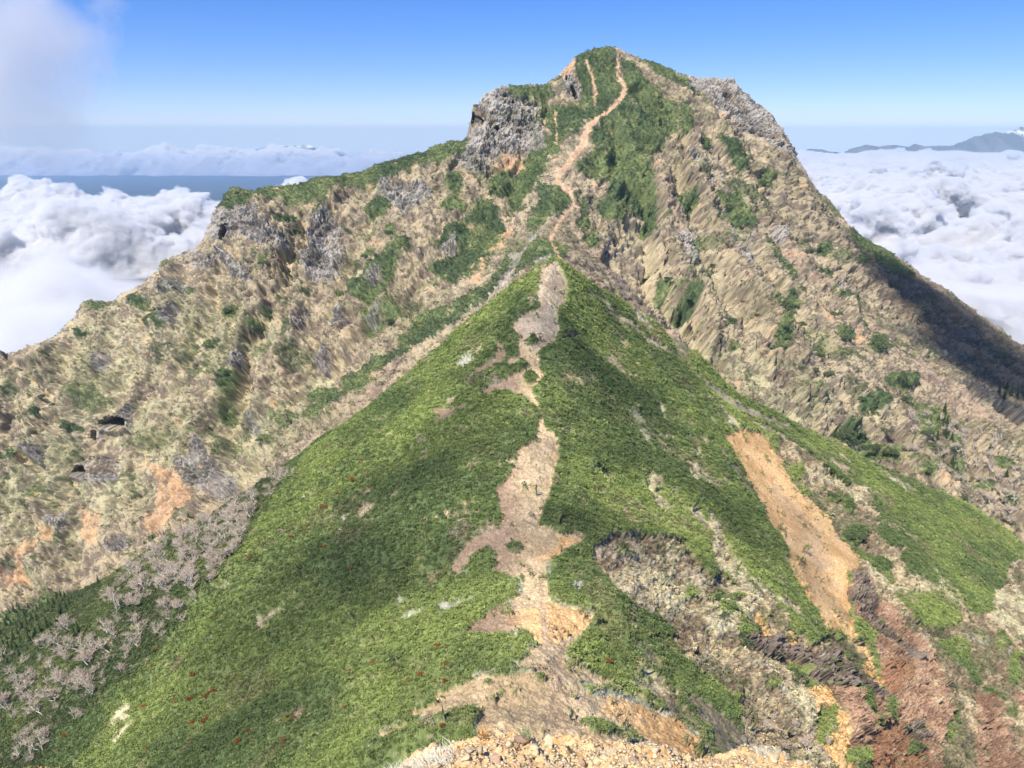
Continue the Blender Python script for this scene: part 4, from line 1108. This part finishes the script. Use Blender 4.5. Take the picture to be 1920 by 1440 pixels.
for (bx, by) in [(262,1015),(275,1010),(290,1005),(350,985),(345,990),(372,965),(205,1100),(150,1180),(142,1190),(20,1240),(12,1230),(40,1225),(100,1195),(185,1090),(55,1218),(310,1000)]:
    p = surf(bx, by + 6, (120, 600))
    if p is None: continue
    place_fir(p, RNG.uniform(.8, 1.3), 'dark fir standing between the bare birches on the left', 'firs scattered among the left birches', kf); kf += 1
for (bx, by) in [(1745,800),(1755,790),(1768,795),(1740,820),(1760,825),(1752,812),(1775,770),(1880,745),(1895,735),(1910,740),(1870,735),(1888,725),(1780,870),(1885,890),(1775,845)]:
    p = surf(bx, by + 6, (420, 900))
    if p is None: continue
    place_fir(p, RNG.uniform(1.6, 2.8), 'dark fir on the brown mountainside near the right edge', 'firs on the far right mountainside', kf); kf += 1

# ------------------------------------------------------------------ summit post and stone heaps on the trail
p = surf(1144, 100, (500, 900))
if p is not None:
    vl, fl = [], []
    tube(vl, fl, [(0, 0, -1), (0, 0, 2.6)], [.22, .2], 6)
    tag(link('summit_post', np_mesh('summit_post', np.concatenate(vl), np.array(fl), MAT_WOOD), loc=p + Vector((0, 3, 2))), 'tiny dark wooden post on the summit of the high mountain', 'post')
def rock_mesh(name, seed, mat, sub=2, flat=.6):
    import bmesh
    r = np.random.default_rng(seed)
    bm = bmesh.new(); bmesh.ops.create_icosphere(bm, subdivisions=sub, radius=1)
    pl = [(rand_dirs(r, 1, -.3)[0] * np.array([1, 1, r.choice([-1, 1])]), r.uniform(.45, .85)) for _ in range(9)]
    for v in bm.verts:
        c = np.array(v.co)
        for n_, d_ in pl:
            k = c @ n_
            if k > d_: c = c - n_ * (k - d_)
        v.co = c * np.array([1, .8, flat]) * (1 + r.normal() * .02)
    me = bpy.data.meshes.new(name); bm.to_mesh(me); bm.free()
    me.materials.append(mat)
    return me
ROCKS = [rock_mesh('stone', 400 + k, MAT_STONE if k % 4 else MAT_STONE2, 2, [.6, .75, .4, .65][k % 4]) for k in range(10)]
for bx, by, n_, wd, lb in [(1035,1180,22,1.5,'heap of brown stones on the bright orange patch of the trail'), (1043,1197,12,.9,'smaller heap of stones just below the heap on the orange patch'),
                       (1027,1243,14,1.1,'low heap of stones where the trail narrows, upper of the pair'), (1018,1255,26,1.9,'wide low heap of stones where the trail narrows, lower of the pair')]:
    p = surf(bx, by, (90, 300)); r = np.random.default_rng(bx)
    vl, fl, b0 = [], [], 0
    src = [rock_mesh('s', 500 + q, MAT_STONEH, 1) for q in range(3)]
    for q in range(n_):
        s_ = src[q % 3]; v = np.array([list(t.co) for t in s_.vertices]); f = np.array([list(t.vertices) for t in s_.polygons])
        a = r.uniform(0, 6.28); R_ = np.array([[math.cos(a), -math.sin(a), 0], [math.sin(a), math.cos(a), 0], [0, 0, 1]])
        v = (v * r.uniform(.13, .30)) @ R_.T + np.array([r.normal() * wd * .5, r.normal() * wd * .3, r.uniform(.05, .3)])
        vl.append(v); fl.append(f + b0); b0 += len(v)
    tag(link('stone_heap', np_mesh('stone_heap', np.concatenate(vl), np.concatenate(fl), MAT_STONEH, False), loc=p), lb, 'stone heap', 'stone heaps on the trail')

# ------------------------------------------------------------------ FOREGROUND gravel ledge
LY = 2.8
crest = [(560,1700),(680,1520),(722,1442),(760,1412),(800,1396),(850,1388),(900,1382),(960,1380),(1020,1378),(1100,1379),(1160,1384),(1230,1392),(1300,1402),(1380,1414),(1450,1418),(1520,1424),(1556,1438),(1600,1480),(1750,1700)]
cx = [P(a, b, LY)[0] for a, b in crest]; cz = [P(a, b, LY)[2] for a, b in crest]
gx = np.linspace(-1.6, 2.8, 520); gy = np.linspace(.2, 4.4, 420)
GX, GY = np.meshgrid(gx, gy)
def ledge_h(x, y):
    zc = np.interp(x, cx, cz)
    t = y - LY - .05 * samp(FB, x * 30, y * 30, 60)
    base = np.where(t < 0, -.30 * t, -.95 * t - .1 * np.clip(t, 0, 1) ** 2)
    rnd = -.06 * np.exp(-(t / .12) ** 2)
    return zc + base + rnd - .030 + .012 * samp(FR, x * 40 + 5, y * 40, 40) + .006 * samp(FR, x * 40, y * 40 + 9, 9)
GZ = ledge_h(GX, GY)
iy = np.arange(len(gy) * len(gx)).reshape(len(gy), len(gx))
LF = np.stack([iy[:-1, :-1], iy[:-1, 1:], iy[1:, 1:], iy[1:, :-1]], -1).reshape(-1, 4)
MAT_LEDGE = simple_mat('ledge_soil', (.52, .31, .13), (.74, .55, .31), 9.0, 1.0, .6)
tag(link('ground', np_mesh('ground', np.stack([GX, GY, GZ], -1).reshape(-1, 3), LF, MAT_LEDGE)), kind='structure')
# fine gravel: one mass of small stones
r = np.random.default_rng(77)
src = [(np.array([list(t.co) for t in s_.vertices]), np.array([list(t.vertices) for t in s_.polygons])) for s_ in [rock_mesh('s', 600 + q, MAT_STONE, 1, .55) for q in range(6)]]
vl, fl, b0 = [], [], 0
for q in range(9000):
    x = r.uniform(-.9, 1.9); y = r.uniform(2.25, 3.05) if q % 6 else r.uniform(1.6, 3.4)
    v, f = src[q % 6]; a = r.uniform(0, 6.28); R_ = np.array([[math.cos(a), -math.sin(a), 0], [math.sin(a), math.cos(a), 0], [0, 0, 1]])
    s_ = .006 + .010 * r.random() ** 2.5
    vl.append((v * s_) @ R_.T + np.array([x, y, float(ledge_h(np.array([x]), np.array([y]))[0]) + s_ * .25])); fl.append(f + b0); b0 += len(v)
tag(link('gravel', np_mesh('gravel', np.concatenate(vl), np.concatenate(fl), MAT_STONE, False)), 'fine buff gravel covering the ledge at the bottom of the view', 'gravel', kind='stuff')
ks = 0
BIG = [(978,1392,.050),(955,1398,.030),(1025,1396,.045),(1060,1392,.030),(1092,1398,.034),(1300,1424,.045),(1475,1424,.036),(1455,1420,.03),(1540,1432,.038),(1360,1420,.03),(930,1432,.05),(860,1398,.03),(880,1392,.028),(1230,1410,.03),(1185,1428,.035),(1005,1385,.026),(820,1402,.03),(900,1390,.028),(1120,1390,.024),(1410,1426,.036)]
def stone(x, y, s_, label, grp, k):
    o = link('stone', ROCKS[k % 10]); o.scale = (s_ * RNG.uniform(.9, 1.3), s_ * RNG.uniform(.8, 1.2), s_ * RNG.uniform(.7, 1.1))
    z = float(ledge_h(np.array([x]), np.array([y]))[0])
    o.location = (x, y, z + s_ * .22); o.rotation_euler = (RNG.normal() * .3, RNG.normal() * .3, RNG.uniform(0, 6.28))
    tag(o, label, 'stone', grp)
    return o
for (bx, by, s_) in BIG:
    a, b = ray(bx, by)
    yy = np.linspace(2.0, 2.95, 200); hz = ledge_h(a * yy, yy); k = np.argmax(hz > b * yy)
    y = yy[k] if (hz > b * yy).any() else 2.74
    o = stone(a * y, y, s_ * .75, 'larger angular buff stone resting on the gravel ledge', 'larger stones on the ledge', ks); ks += 1
    mark(o, bx, by, LEDGE, 'larger angular stone')
for q in range(240):
    x = RNG.uniform(-.55, 1.5); y = RNG.uniform(2.4, 2.88)
    stone(x, y, .010 + .013 * RNG.random() ** 2, 'small angular buff stone lying in the gravel of the ledge', 'small stones on the ledge', ks); ks += 1

def grass_mesh(seed, n, h, spread, mat, w=.0035, lean=(0, 0)):
    r = np.random.default_rng(seed); V_, F_ = [], []
    for i in range(n):
        a = r.uniform(0, 6.28); b = np.array([r.normal() * spread, r.normal() * spread, -.01]); L = h * r.uniform(.5, 1.15)
        d = np.array([math.cos(a) * .5 + lean[0], math.sin(a) * .5 + lean[1], 1.0]) ; d /= np.linalg.norm(d)
        s = np.array([-math.sin(a), math.cos(a), 0]) * w
        p0 = b; p1 = b + d * L * .5; p2 = p1 + (d + np.array([math.cos(a) * .5, math.sin(a) * .5, -.35])) * L * .5
        k = len(V_); V_ += [p0 - s, p0 + s, p1 + s * .8, p1 - s * .8, p2, p2 + s * .1]
        F_ += [(k, k + 1, k + 2, k + 3), (k + 3, k + 2, k + 5, k + 4)]
    return np_mesh('blades', np.array(V_), np.array(F_), mat, False)
GR = [grass_mesh(700 + k, 90, .075, .022, MAT_DRY, .0013, (-.6, .2)) for k in range(4)]
GG = [grass_mesh(720 + k, 60, .08, .02, MAT_GREENGRASS, .0016) for k in range(2)]
def place_grass(bx, by, me, s, name, label, grp, dz=0):
    a, b = ray(bx, by)
    yy = np.linspace(2.0, 3.0, 300); hz = ledge_h(a * yy, yy); ok = hz > b * yy
    y = yy[np.argmax(ok)] if ok.any() else LY + .02
    x = a * y
    o = link(name, me); o.location = (x, y, float(ledge_h(np.array([x]), np.array([y]))[0]) - .004); o.scale = (s, s, s); o.rotation_euler = (0, 0, RNG.uniform(-.4, .4))
    tag(o, label, 'grass', grp)
for k, (bx, by) in enumerate([(735,1438),(748,1428),(762,1418),(775,1408),(788,1400),(800,1395),(742,1440),(758,1432),(772,1422),(795,1408),(812,1398),(730,1440),(785,1412),(820,1425),(838,1430),(805,1432),(850,1412)]):
    place_grass(bx, by, GR[k % 4], RNG.uniform(.7, 1.1), 'grass_tuft', 'dry whitish grass tuft hanging over the left end of the gravel ledge', 'dry grass tufts at the left end of the ledge')
for k, (bx, by) in enumerate([(1440,1414),(1460,1413),(1480,1416),(1425,1412),(1500,1418)]):
    place_grass(bx, by, GR[k % 4], RNG.uniform(.4, .6), 'grass_tuft', 'small dry whitish grass tuft at the right end of the gravel ledge', 'dry grass tufts at the right end of the ledge')
place_grass(985, 1382, GG[0], .8, 'grass_tuft', 'thin green and yellow grass tuft at the middle of the ledge edge', None)
place_grass(1148, 1386, GR[1], .55, 'grass_tuft', 'pale grass tuft on the ledge edge in front of the low green pine patch', None)
vl, fl = [], []
r = np.random.default_rng(9)
for q in range(7):
    a = r.uniform(0, 6.28); e = np.array([math.cos(a) * .03, math.sin(a) * .03, .09 * r.uniform(.6, 1)])
    tube(vl, fl, [np.zeros(3), e * .5 + r.normal(size=3) * .004, e], [.0012, .001, .0004], 3)
    tube(vl, fl, [e * .5, e * .8 + np.array([.012, 0, .006])], [.0008, .0003], 3)
tw = np_mesh('twigs', np.concatenate(vl), np.array(fl), MAT_BARK)
for bx, by, lb in [(968,1384,'bare dark twigs sprouting from the ledge edge, left of the green tuft'), (1003,1384,'bare dark twigs sprouting from the ledge edge, right of the green tuft')]:
    a, b = ray(bx, by); y = LY - .01; x = a * y
    o = link('twig_plant', tw); o.location = (x, y, float(ledge_h(np.array([x]), np.array([y]))[0]) - .004)
    tag(o, lb, 'plant')
MAT_ORG = simple_mat('orange_leaf', (.38, .20, .07), (.55, .33, .13), 20)
me = grass_mesh(740, 40, .06, .012, MAT_ORG, .0025)
place_grass(905, 1384, me, 1, 'small_plant', 'small orange brown sprig on the ledge edge', None)
# iron stake, lower right
p0 = Vector(P(1672, 1419, 4.2)); p1 = Vector(P(1684, 1480, 4.12))
vl, fl = [], []
d = (p1 - p0).normalized()
tube(vl, fl, [p0 * 0, p0 * 0 + d * .02, d * 1.9], [.0125, .0125, .0125], 8)
st = bpy.data.objects.new('iron_stake', None); COL.objects.link(st); st.location = p0
tag(st, 'rusty iron stake rising at the bottom edge, right of the gravel ledge', 'stake')
link('shaft', np_mesh('shaft', np.concatenate(vl), np.array(fl), MAT_RUST), st)
vl, fl = [], []
tube(vl, fl, [d * -.012, d * -.010, d * .02, d * .022], [.004, .016, .016, .012], 8)
link('collar', np_mesh('collar', np.concatenate(vl), np.array(fl), MAT_RUST), st)
# pale leafy shrub at the bottom left corner
for k, (bx, by) in enumerate([(15,1432),(55,1436),(92,1438)]):
    x, y, z = P(bx, by + 16, 9.0)
    e = bush('leafy_shrub', (x, y, z - .25), .42, .42, .42, [bush_mesh('foliage', 95 + k, foliage_mat('pale_leaves', (.20, .20, .07), (.38, .33, .13)), 900, .08, 5)],
             ['yellowish leafy shrub tip in the very corner at bottom left', 'yellowish leafy shrub tip second from the bottom left corner', 'yellowish leafy shrub tip farthest from the bottom left corner'][k], 'shrub', 'shrub tips at bottom left', k)
settle_labels()
print('things', time.time() - T0)
# ------------------------------------------------------------------ DISTANT MOUNTAINS
MAT_FAR = None
def far_range(name, prof, Yd, depth, snow_z, label, seed, rough=1.0):
    """a real ridge: height profile along x, ribs and gullies on its slopes"""
    pts = [P(a, b, Yd) for a, b in prof]
    x0, x1 = pts[0][0], pts[-1][0]
    nx, ny = 420, 90
    xs = np.linspace(x0, x1, nx); t = np.linspace(-1, 1, ny)
    XX, TT = np.meshgrid(xs, t)
    top = np.interp(XX, [p[0] for p in pts], [p[2] for p in pts])
    base = -1050.0
    rr = samp(FR, XX, TT * depth * .25 + seed * 100, 5200) ; rb = 1 - np.abs(samp(FB, XX + 200 * rr, TT * depth * .12 + seed * 77, 4200))
    prof_ = (1 - np.abs(TT)) ** .9
    ZZ = base + (top - base) * prof_ + rough * (rr * 26 + (rb - .5) * 60) * (1 - np.abs(TT)) * np.minimum(1, np.abs(TT) * 6 + .25)
    YY = Yd + TT * depth + rough * rr * 60
    idx = np.arange(nx * ny).reshape(ny, nx)
    F = np.stack([idx[:-1, :-1], idx[:-1, 1:], idx[1:, 1:], idx[1:, :-1]], -1).reshape(-1, 4)
    sn = smooth(snow_z - 30, snow_z + 60, ZZ + 55 * rr) * smooth(.15, .75, samp(FR, XX * 1.0, YY * .4, 2300) * .5 + .75 - (rb - .4))
    c = two(c3(.05, .06, .045), c3(.12, .11, .09), smooth(-1, 1, rr))
    c = mixc(c, np.broadcast_to(c3(.85, .86, .88), c.shape), sn)
    me = np_mesh(name, np.stack([XX, YY, ZZ], -1).reshape(-1, 3), F, GM)
    add_col(me, c.reshape(-1, 3))
    o = link(name, me); tag(o, label, kind='structure')
    return o
far_range('mountains', [(1450,300),(1500,284),(1515,279),(1535,278),(1560,283),(1580,286),(1605,276),(1625,271),(1650,275),(1675,271),(1700,274),(1715,269),(1735,275),(1760,273),(1785,271),(1810,263),(1830,256),(1850,249),(1865,246),(1880,249),
          (1895,244),(1905,243),(1914,237),(1922,240),(1935,247),(1960,250),(2000,255),(2100,275)], 26500, 2300, -60, 'hazy blue snow streaked mountain range on the right horizon', 3)
far_range('mountain', [(380,305),(440,288),(480,280),(510,274),(530,275),(545,272),(560,273),(574,270),(585,273),(598,280),(615,288),(640,290),(680,297),(720,305)], 28000, 2600, -480, 'hazy blue cone with a little snow above the clouds at left', 5, .8)
far_range('hills', [(-60,300),(20,292),(50,290),(75,298),(120,300),(200,297),(230,300),(300,304)], 29000, 1500, 900, 'low blue hills between the clouds at the left horizon', 8, .6)

# ------------------------------------------------------------------ LOWLAND AND CLOUD SEA
MAT_LOW = simple_mat('lowland_forest', (.035, .055, .040), (.075, .09, .06), .0015)
v = np.array([(-90000, 500, -1050), (90000, 500, -1050), (90000, 32000, -1050), (-90000, 32000, -1050)], float)
tag(link('land', np_mesh('land', v, np.array([[0, 1, 2, 3]]), MAT_LOW, False)), kind='structure')
import bmesh
def cloud_bank(name, label, x0, x1, y0, y1, z0, z1, dens, s1, s2, thr, lo=.45, hi=-.35, gain=9.0, rate=.03, col=(.985, .985, .99), wbig=2.2, wdet=1.3, fx=800, fy=900, stretch=1.0, detail=4):
    """a body of real scattering cloud whose density comes from two noises, thinning out at its top and edges"""
    V_ = [(x0, y0, z0), (x1, y0, z0), (x1, y1, z0), (x0, y1, z0), (x0, y0, z1), (x1, y0, z1), (x1, y1, z1), (x0, y1, z1)]
    F_ = [(3, 2, 1, 0), (4, 5, 6, 7), (0, 1, 5, 4), (1, 2, 6, 5), (2, 3, 7, 6), (3, 0, 4, 7)]
    m = bpy.data.materials.new(name); m.use_nodes = True; nt = m.node_tree
    for n in list(nt.nodes):
        if n.type == 'BSDF_PRINCIPLED': nt.nodes.remove(n)
    pv = nt.nodes.new('ShaderNodeVolumePrincipled'); pv.inputs['Anisotropy'].default_value = 0; pv.inputs['Color'].default_value = (*col, 1)
    nt.links.new(pv.outputs[0], nt.nodes['Material Output'].inputs['Volume'])
    tc = nt.nodes.new('ShaderNodeTexCoord')
    mp = nt.nodes.new('ShaderNodeMapping'); mp.inputs['Scale'].default_value = (1, 1 / stretch, 1.15); nt.links.new(tc.outputs['Object'], mp.inputs['Vector'])
    big = noise_node(nt, 1 / s1, 2, .5, mp.outputs[0]); det = noise_node(nt, 1 / s2, detail, .58, mp.outputs[0])
    sep = nt.nodes.new('ShaderNodeSeparateXYZ'); nt.links.new(tc.outputs['Object'], sep.inputs[0])
    def mr_(src, a, b, c_, d):
        q = nt.nodes.new('ShaderNodeMapRange')
        for k, v_ in (('From Min', a), ('From Max', b), ('To Min', c_), ('To Max', d)): q.inputs[k].default_value = v_
        nt.links.new(src, q.inputs[0]); return q.outputs[0]
    def ma(op, a, b, clamp=False):
        q = nt.nodes.new('ShaderNodeMath'); q.operation = op; q.use_clamp = clamp
        for k, v_ in enumerate((a, b)):
            if hasattr(v_, 'links'): nt.links.new(v_, q.inputs[k])
            else: q.inputs[k].default_value = v_
        return q.outputs[0]
    s = ma('ADD', ma('MULTIPLY', big.outputs['Fac'], wbig), ma('MULTIPLY', det.outputs['Fac'], wdet))
    s = ma('ADD', ma('SUBTRACT', s, thr), mr_(sep.outputs['Z'], z0, z1, lo, hi))
    for src, a, b in ((sep.outputs['Y'], y0, y0 + fy), (sep.outputs['Y'], y1, y1 - fy), (sep.outputs['X'], x0, x0 + fx), (sep.outputs['X'], x1, x1 - fx)):
        s = ma('ADD', s, mr_(src, a, b, -1.6, 0))
    s = ma('MULTIPLY', ma('MULTIPLY', s, gain, True), dens)
    nt.links.new(s, pv.inputs['Density'])
    m.cycles.volume_step_rate = rate
    o = link(name, np_mesh(name, np.array(V_, float), np.array(F_), m, False))
    return tag(o, label, 'cloud', kind='stuff')
cloud_bank('clouds', 'soft white fog bank lapping against the left skyline of the mountain', -6500, 200, 560, 4600, -900, -404, .012, 2400, 800, 1.62, .45, -.42, 8, .05, fx=300, fy=300)
cloud_bank('clouds', 'puffy white cumulus tops in the middle distance on the left', -9500, -300, 4610, 9000, -900, -404, .035, 1500, 420, 1.87, .50, -.50, 22, .04, fx=400, fy=500, wdet=1.6, detail=5)
cloud_bank('clouds', 'thin line of cumulus near the horizon on the left', -22000, -1500, 19500, 27000, -1040, -120, .020, 3400, 900, 2.20, .95, -.80, 22, .04, fx=1500, fy=1200, wdet=1.9, detail=5)
cloud_bank('clouds', 'large rolling white cloud banks below the right ridge', 210, 6500, 560, 4300, -900, -404, .035, 800, 280, 2.96, .62, -.62, 22, .035, fx=200, fy=300, wbig=3.8, wdet=1.9, detail=4)
cloud_bank('clouds', 'broken white and lilac cloud tops in the middle distance on the right', 300, 13500, 4310, 17500, -900, -404, .035, 1050, 360, 3.02, .62, -.62, 22, .035, fx=400, fy=500, wbig=3.8, wdet=1.9, detail=4)
cloud_bank('clouds', 'thin bright cloud line in front of the snowy range', 4000, 23000, 19500, 24500, -1000, -300, .020, 3000, 800, 2.0, .95, -.75, 18, .04, fx=1200, fy=900, wdet=1.7)
print('clouds', time.time() - T0)

# ------------------------------------------------------------------ passing clouds (volumes): wisp at upper left, and those overhead that shade parts of the slopes
def blob_mesh(name, seed, mat, sub=4, amp=.28):
    bm = bmesh.new(); bmesh.ops.create_icosphere(bm, subdivisions=sub, radius=1)
    r = np.random.default_rng(seed); off = r.uniform(0, 100, 3)
    from mathutils import noise as mn
    for vtx in bm.verts:
        c = vtx.co.copy()
        vtx.co = c * (1 + amp * mn.fractal(c * 1.3 + Vector(off), .7, 2.0, 4))
    me = bpy.data.meshes.new(name); bm.to_mesh(me); bm.free(); me.materials.append(mat)
    return me
def vol_mat(name, dens, col=(1, 1, 1), noisy=None):
    m = bpy.data.materials.new(name); m.use_nodes = True; nt = m.node_tree
    for n_ in list(nt.nodes):
        if n_.type == 'BSDF_PRINCIPLED': nt.nodes.remove(n_)
    pv_ = nt.nodes.new('ShaderNodeVolumePrincipled')
    pv_.inputs['Color'].default_value = (*col, 1); pv_.inputs['Density'].default_value = dens; pv_.inputs['Anisotropy'].default_value = .2
    nt.links.new(pv_.outputs[0], nt.nodes['Material Output'].inputs['Volume'])
    if noisy:
        tc = nt.nodes.new('ShaderNodeTexCoord'); n1 = noise_node(nt, noisy, 4, .6, tc.outputs['Object'])
        ln = nt.nodes.new('ShaderNodeVectorMath'); ln.operation = 'LENGTH'; nt.links.new(tc.outputs['Object'], ln.inputs[0])
        a = nt.nodes.new('ShaderNodeMapRange'); a.inputs['From Min'].default_value = 1.0; a.inputs['From Max'].default_value = .2
        nt.links.new(ln.outputs['Value'], a.inputs[0])
        s_ = nt.nodes.new('ShaderNodeMath'); s_.operation = 'MULTIPLY_ADD'; s_.inputs[1].default_value = 2.6; s_.inputs[2].default_value = -1.15
        nt.links.new(n1.outputs['Fac'], s_.inputs[0])
        q = nt.nodes.new('ShaderNodeMath'); q.operation = 'ADD'; nt.links.new(s_.outputs[0], q.inputs[0]); nt.links.new(a.outputs[0], q.inputs[1])
        q2 = nt.nodes.new('ShaderNodeMath'); q2.operation = 'SUBTRACT'; q2.inputs[1].default_value = .35; q2.use_clamp = True; nt.links.new(q.outputs[0], q2.inputs[0])
        q3 = nt.nodes.new('ShaderNodeMath'); q3.operation = 'MULTIPLY'; q3.inputs[1].default_value = dens; nt.links.new(q2.outputs[0], q3.inputs[0])
        nt.links.new(q3.outputs[0], pv_.inputs['Density'])
    return m
def wisp(bx, by, Yd, rx, ry, rz, dens, label, seed):
    o = link('cloud', blob_mesh('cloud', seed, vol_mat('cloud_wisp', dens, (.86, .87, .90), 1.6), 3, .1))
    o.location = P(bx, by, Yd); o.scale = (rx, ry, rz); tag(o, label, 'cloud')
wisp(10, 110, 2600, 360, 280, 380, .008, 'grey translucent cloud drifting into the upper left corner', 1)
wisp(195, 12, 2600, 85, 90, 60, .004, 'small grey cloud shred at the top edge beside the larger corner cloud', 2)
MAT_SC = vol_mat('passing_cloud', .018, (.97, .97, 1.0))
def shade_cloud(bx, by, rx, ry, rz, ang, seed, up=480, yr=(90, 900), rng=None):
    p = surf(bx, by, yr)
    if p is None: return
    t = up / SUN.z
    o = link('cloud', blob_mesh('cloud', seed, MAT_SC, 3, .35))
    o.location = p + SUN * t; o.scale = (rx, ry, rz); o.rotation_euler = (0, 0, math.radians(ang))
    tag(o, 'passing wisp of cloud overhead whose shadow lies on the slopes', 'cloud', 'passing clouds overhead')
for a_ in [(800, 860, 34, 20, 16, 40, 11), (560, 1130, 42, 26, 16, 30, 12), (920, 700, 26, 16, 12, 60, 13), (1090, 660, 28, 18, 14, -40, 14), (470, 1330, 30, 12, 10, 25, 15), (960, 1000, 26, 16, 9, 0, 16), (1420, 1000, 18, 30, 8, 20, 18),
           (1180, 1010, 24, 14, 8, 0, 19)]:
    shade_cloud(*a_)
MAT_SC = vol_mat('passing_cloud', .034, (.97, .97, 1.0))
for a_ in [(1770, 600, 70, 42, 34, -30, 21), (1870, 690, 70, 42, 34, -30, 22), (1670, 515, 44, 26, 26, -40, 23), (1800, 680, 50, 26, 30, -30, 24), (1900, 760, 40, 24, 24, -30, 25)]:
    shade_cloud(*a_, up=520, yr=(560, 900))
# ------------------------------------------------------------------ HAZE (homogeneous air)
hz_v = [(a_, b_, c_) for c_, L_ in ((-398, 0), (112, 0)) for a_, b_ in ((-19000, -600), (19000, -600), (19000, 19000), (-19000, 19000))]
hz_f = [(3, 2, 1, 0), (4, 5, 6, 7), (0, 1, 5, 4), (1, 2, 6, 5), (2, 3, 7, 6), (3, 0, 4, 7)]
hm = vol_mat('haze', .42e-4, (.62, .82, 1.0))
vv = [(a_, b_, c_) for c_ in (-1048, -402) for a_, b_ in ((-20000, 9050), (200, 9050), (200, 19450), (-20000, 19450))]
tag(link('valley_haze', np_mesh('valley_haze', np.array(vv, float), np.array([(3, 2, 1, 0), (4, 5, 6, 7), (0, 1, 5, 4), (1, 2, 6, 5), (2, 3, 7, 6), (3, 0, 4, 7)]), vol_mat('valley_haze', .9e-4, (.36, .60, 1.0)), False)), kind='stuff')
tag(link('haze', np_mesh('haze', np.array(hz_v, float), np.array(hz_f), hm, False)), kind='stuff')
print('done', time.time() - T0)
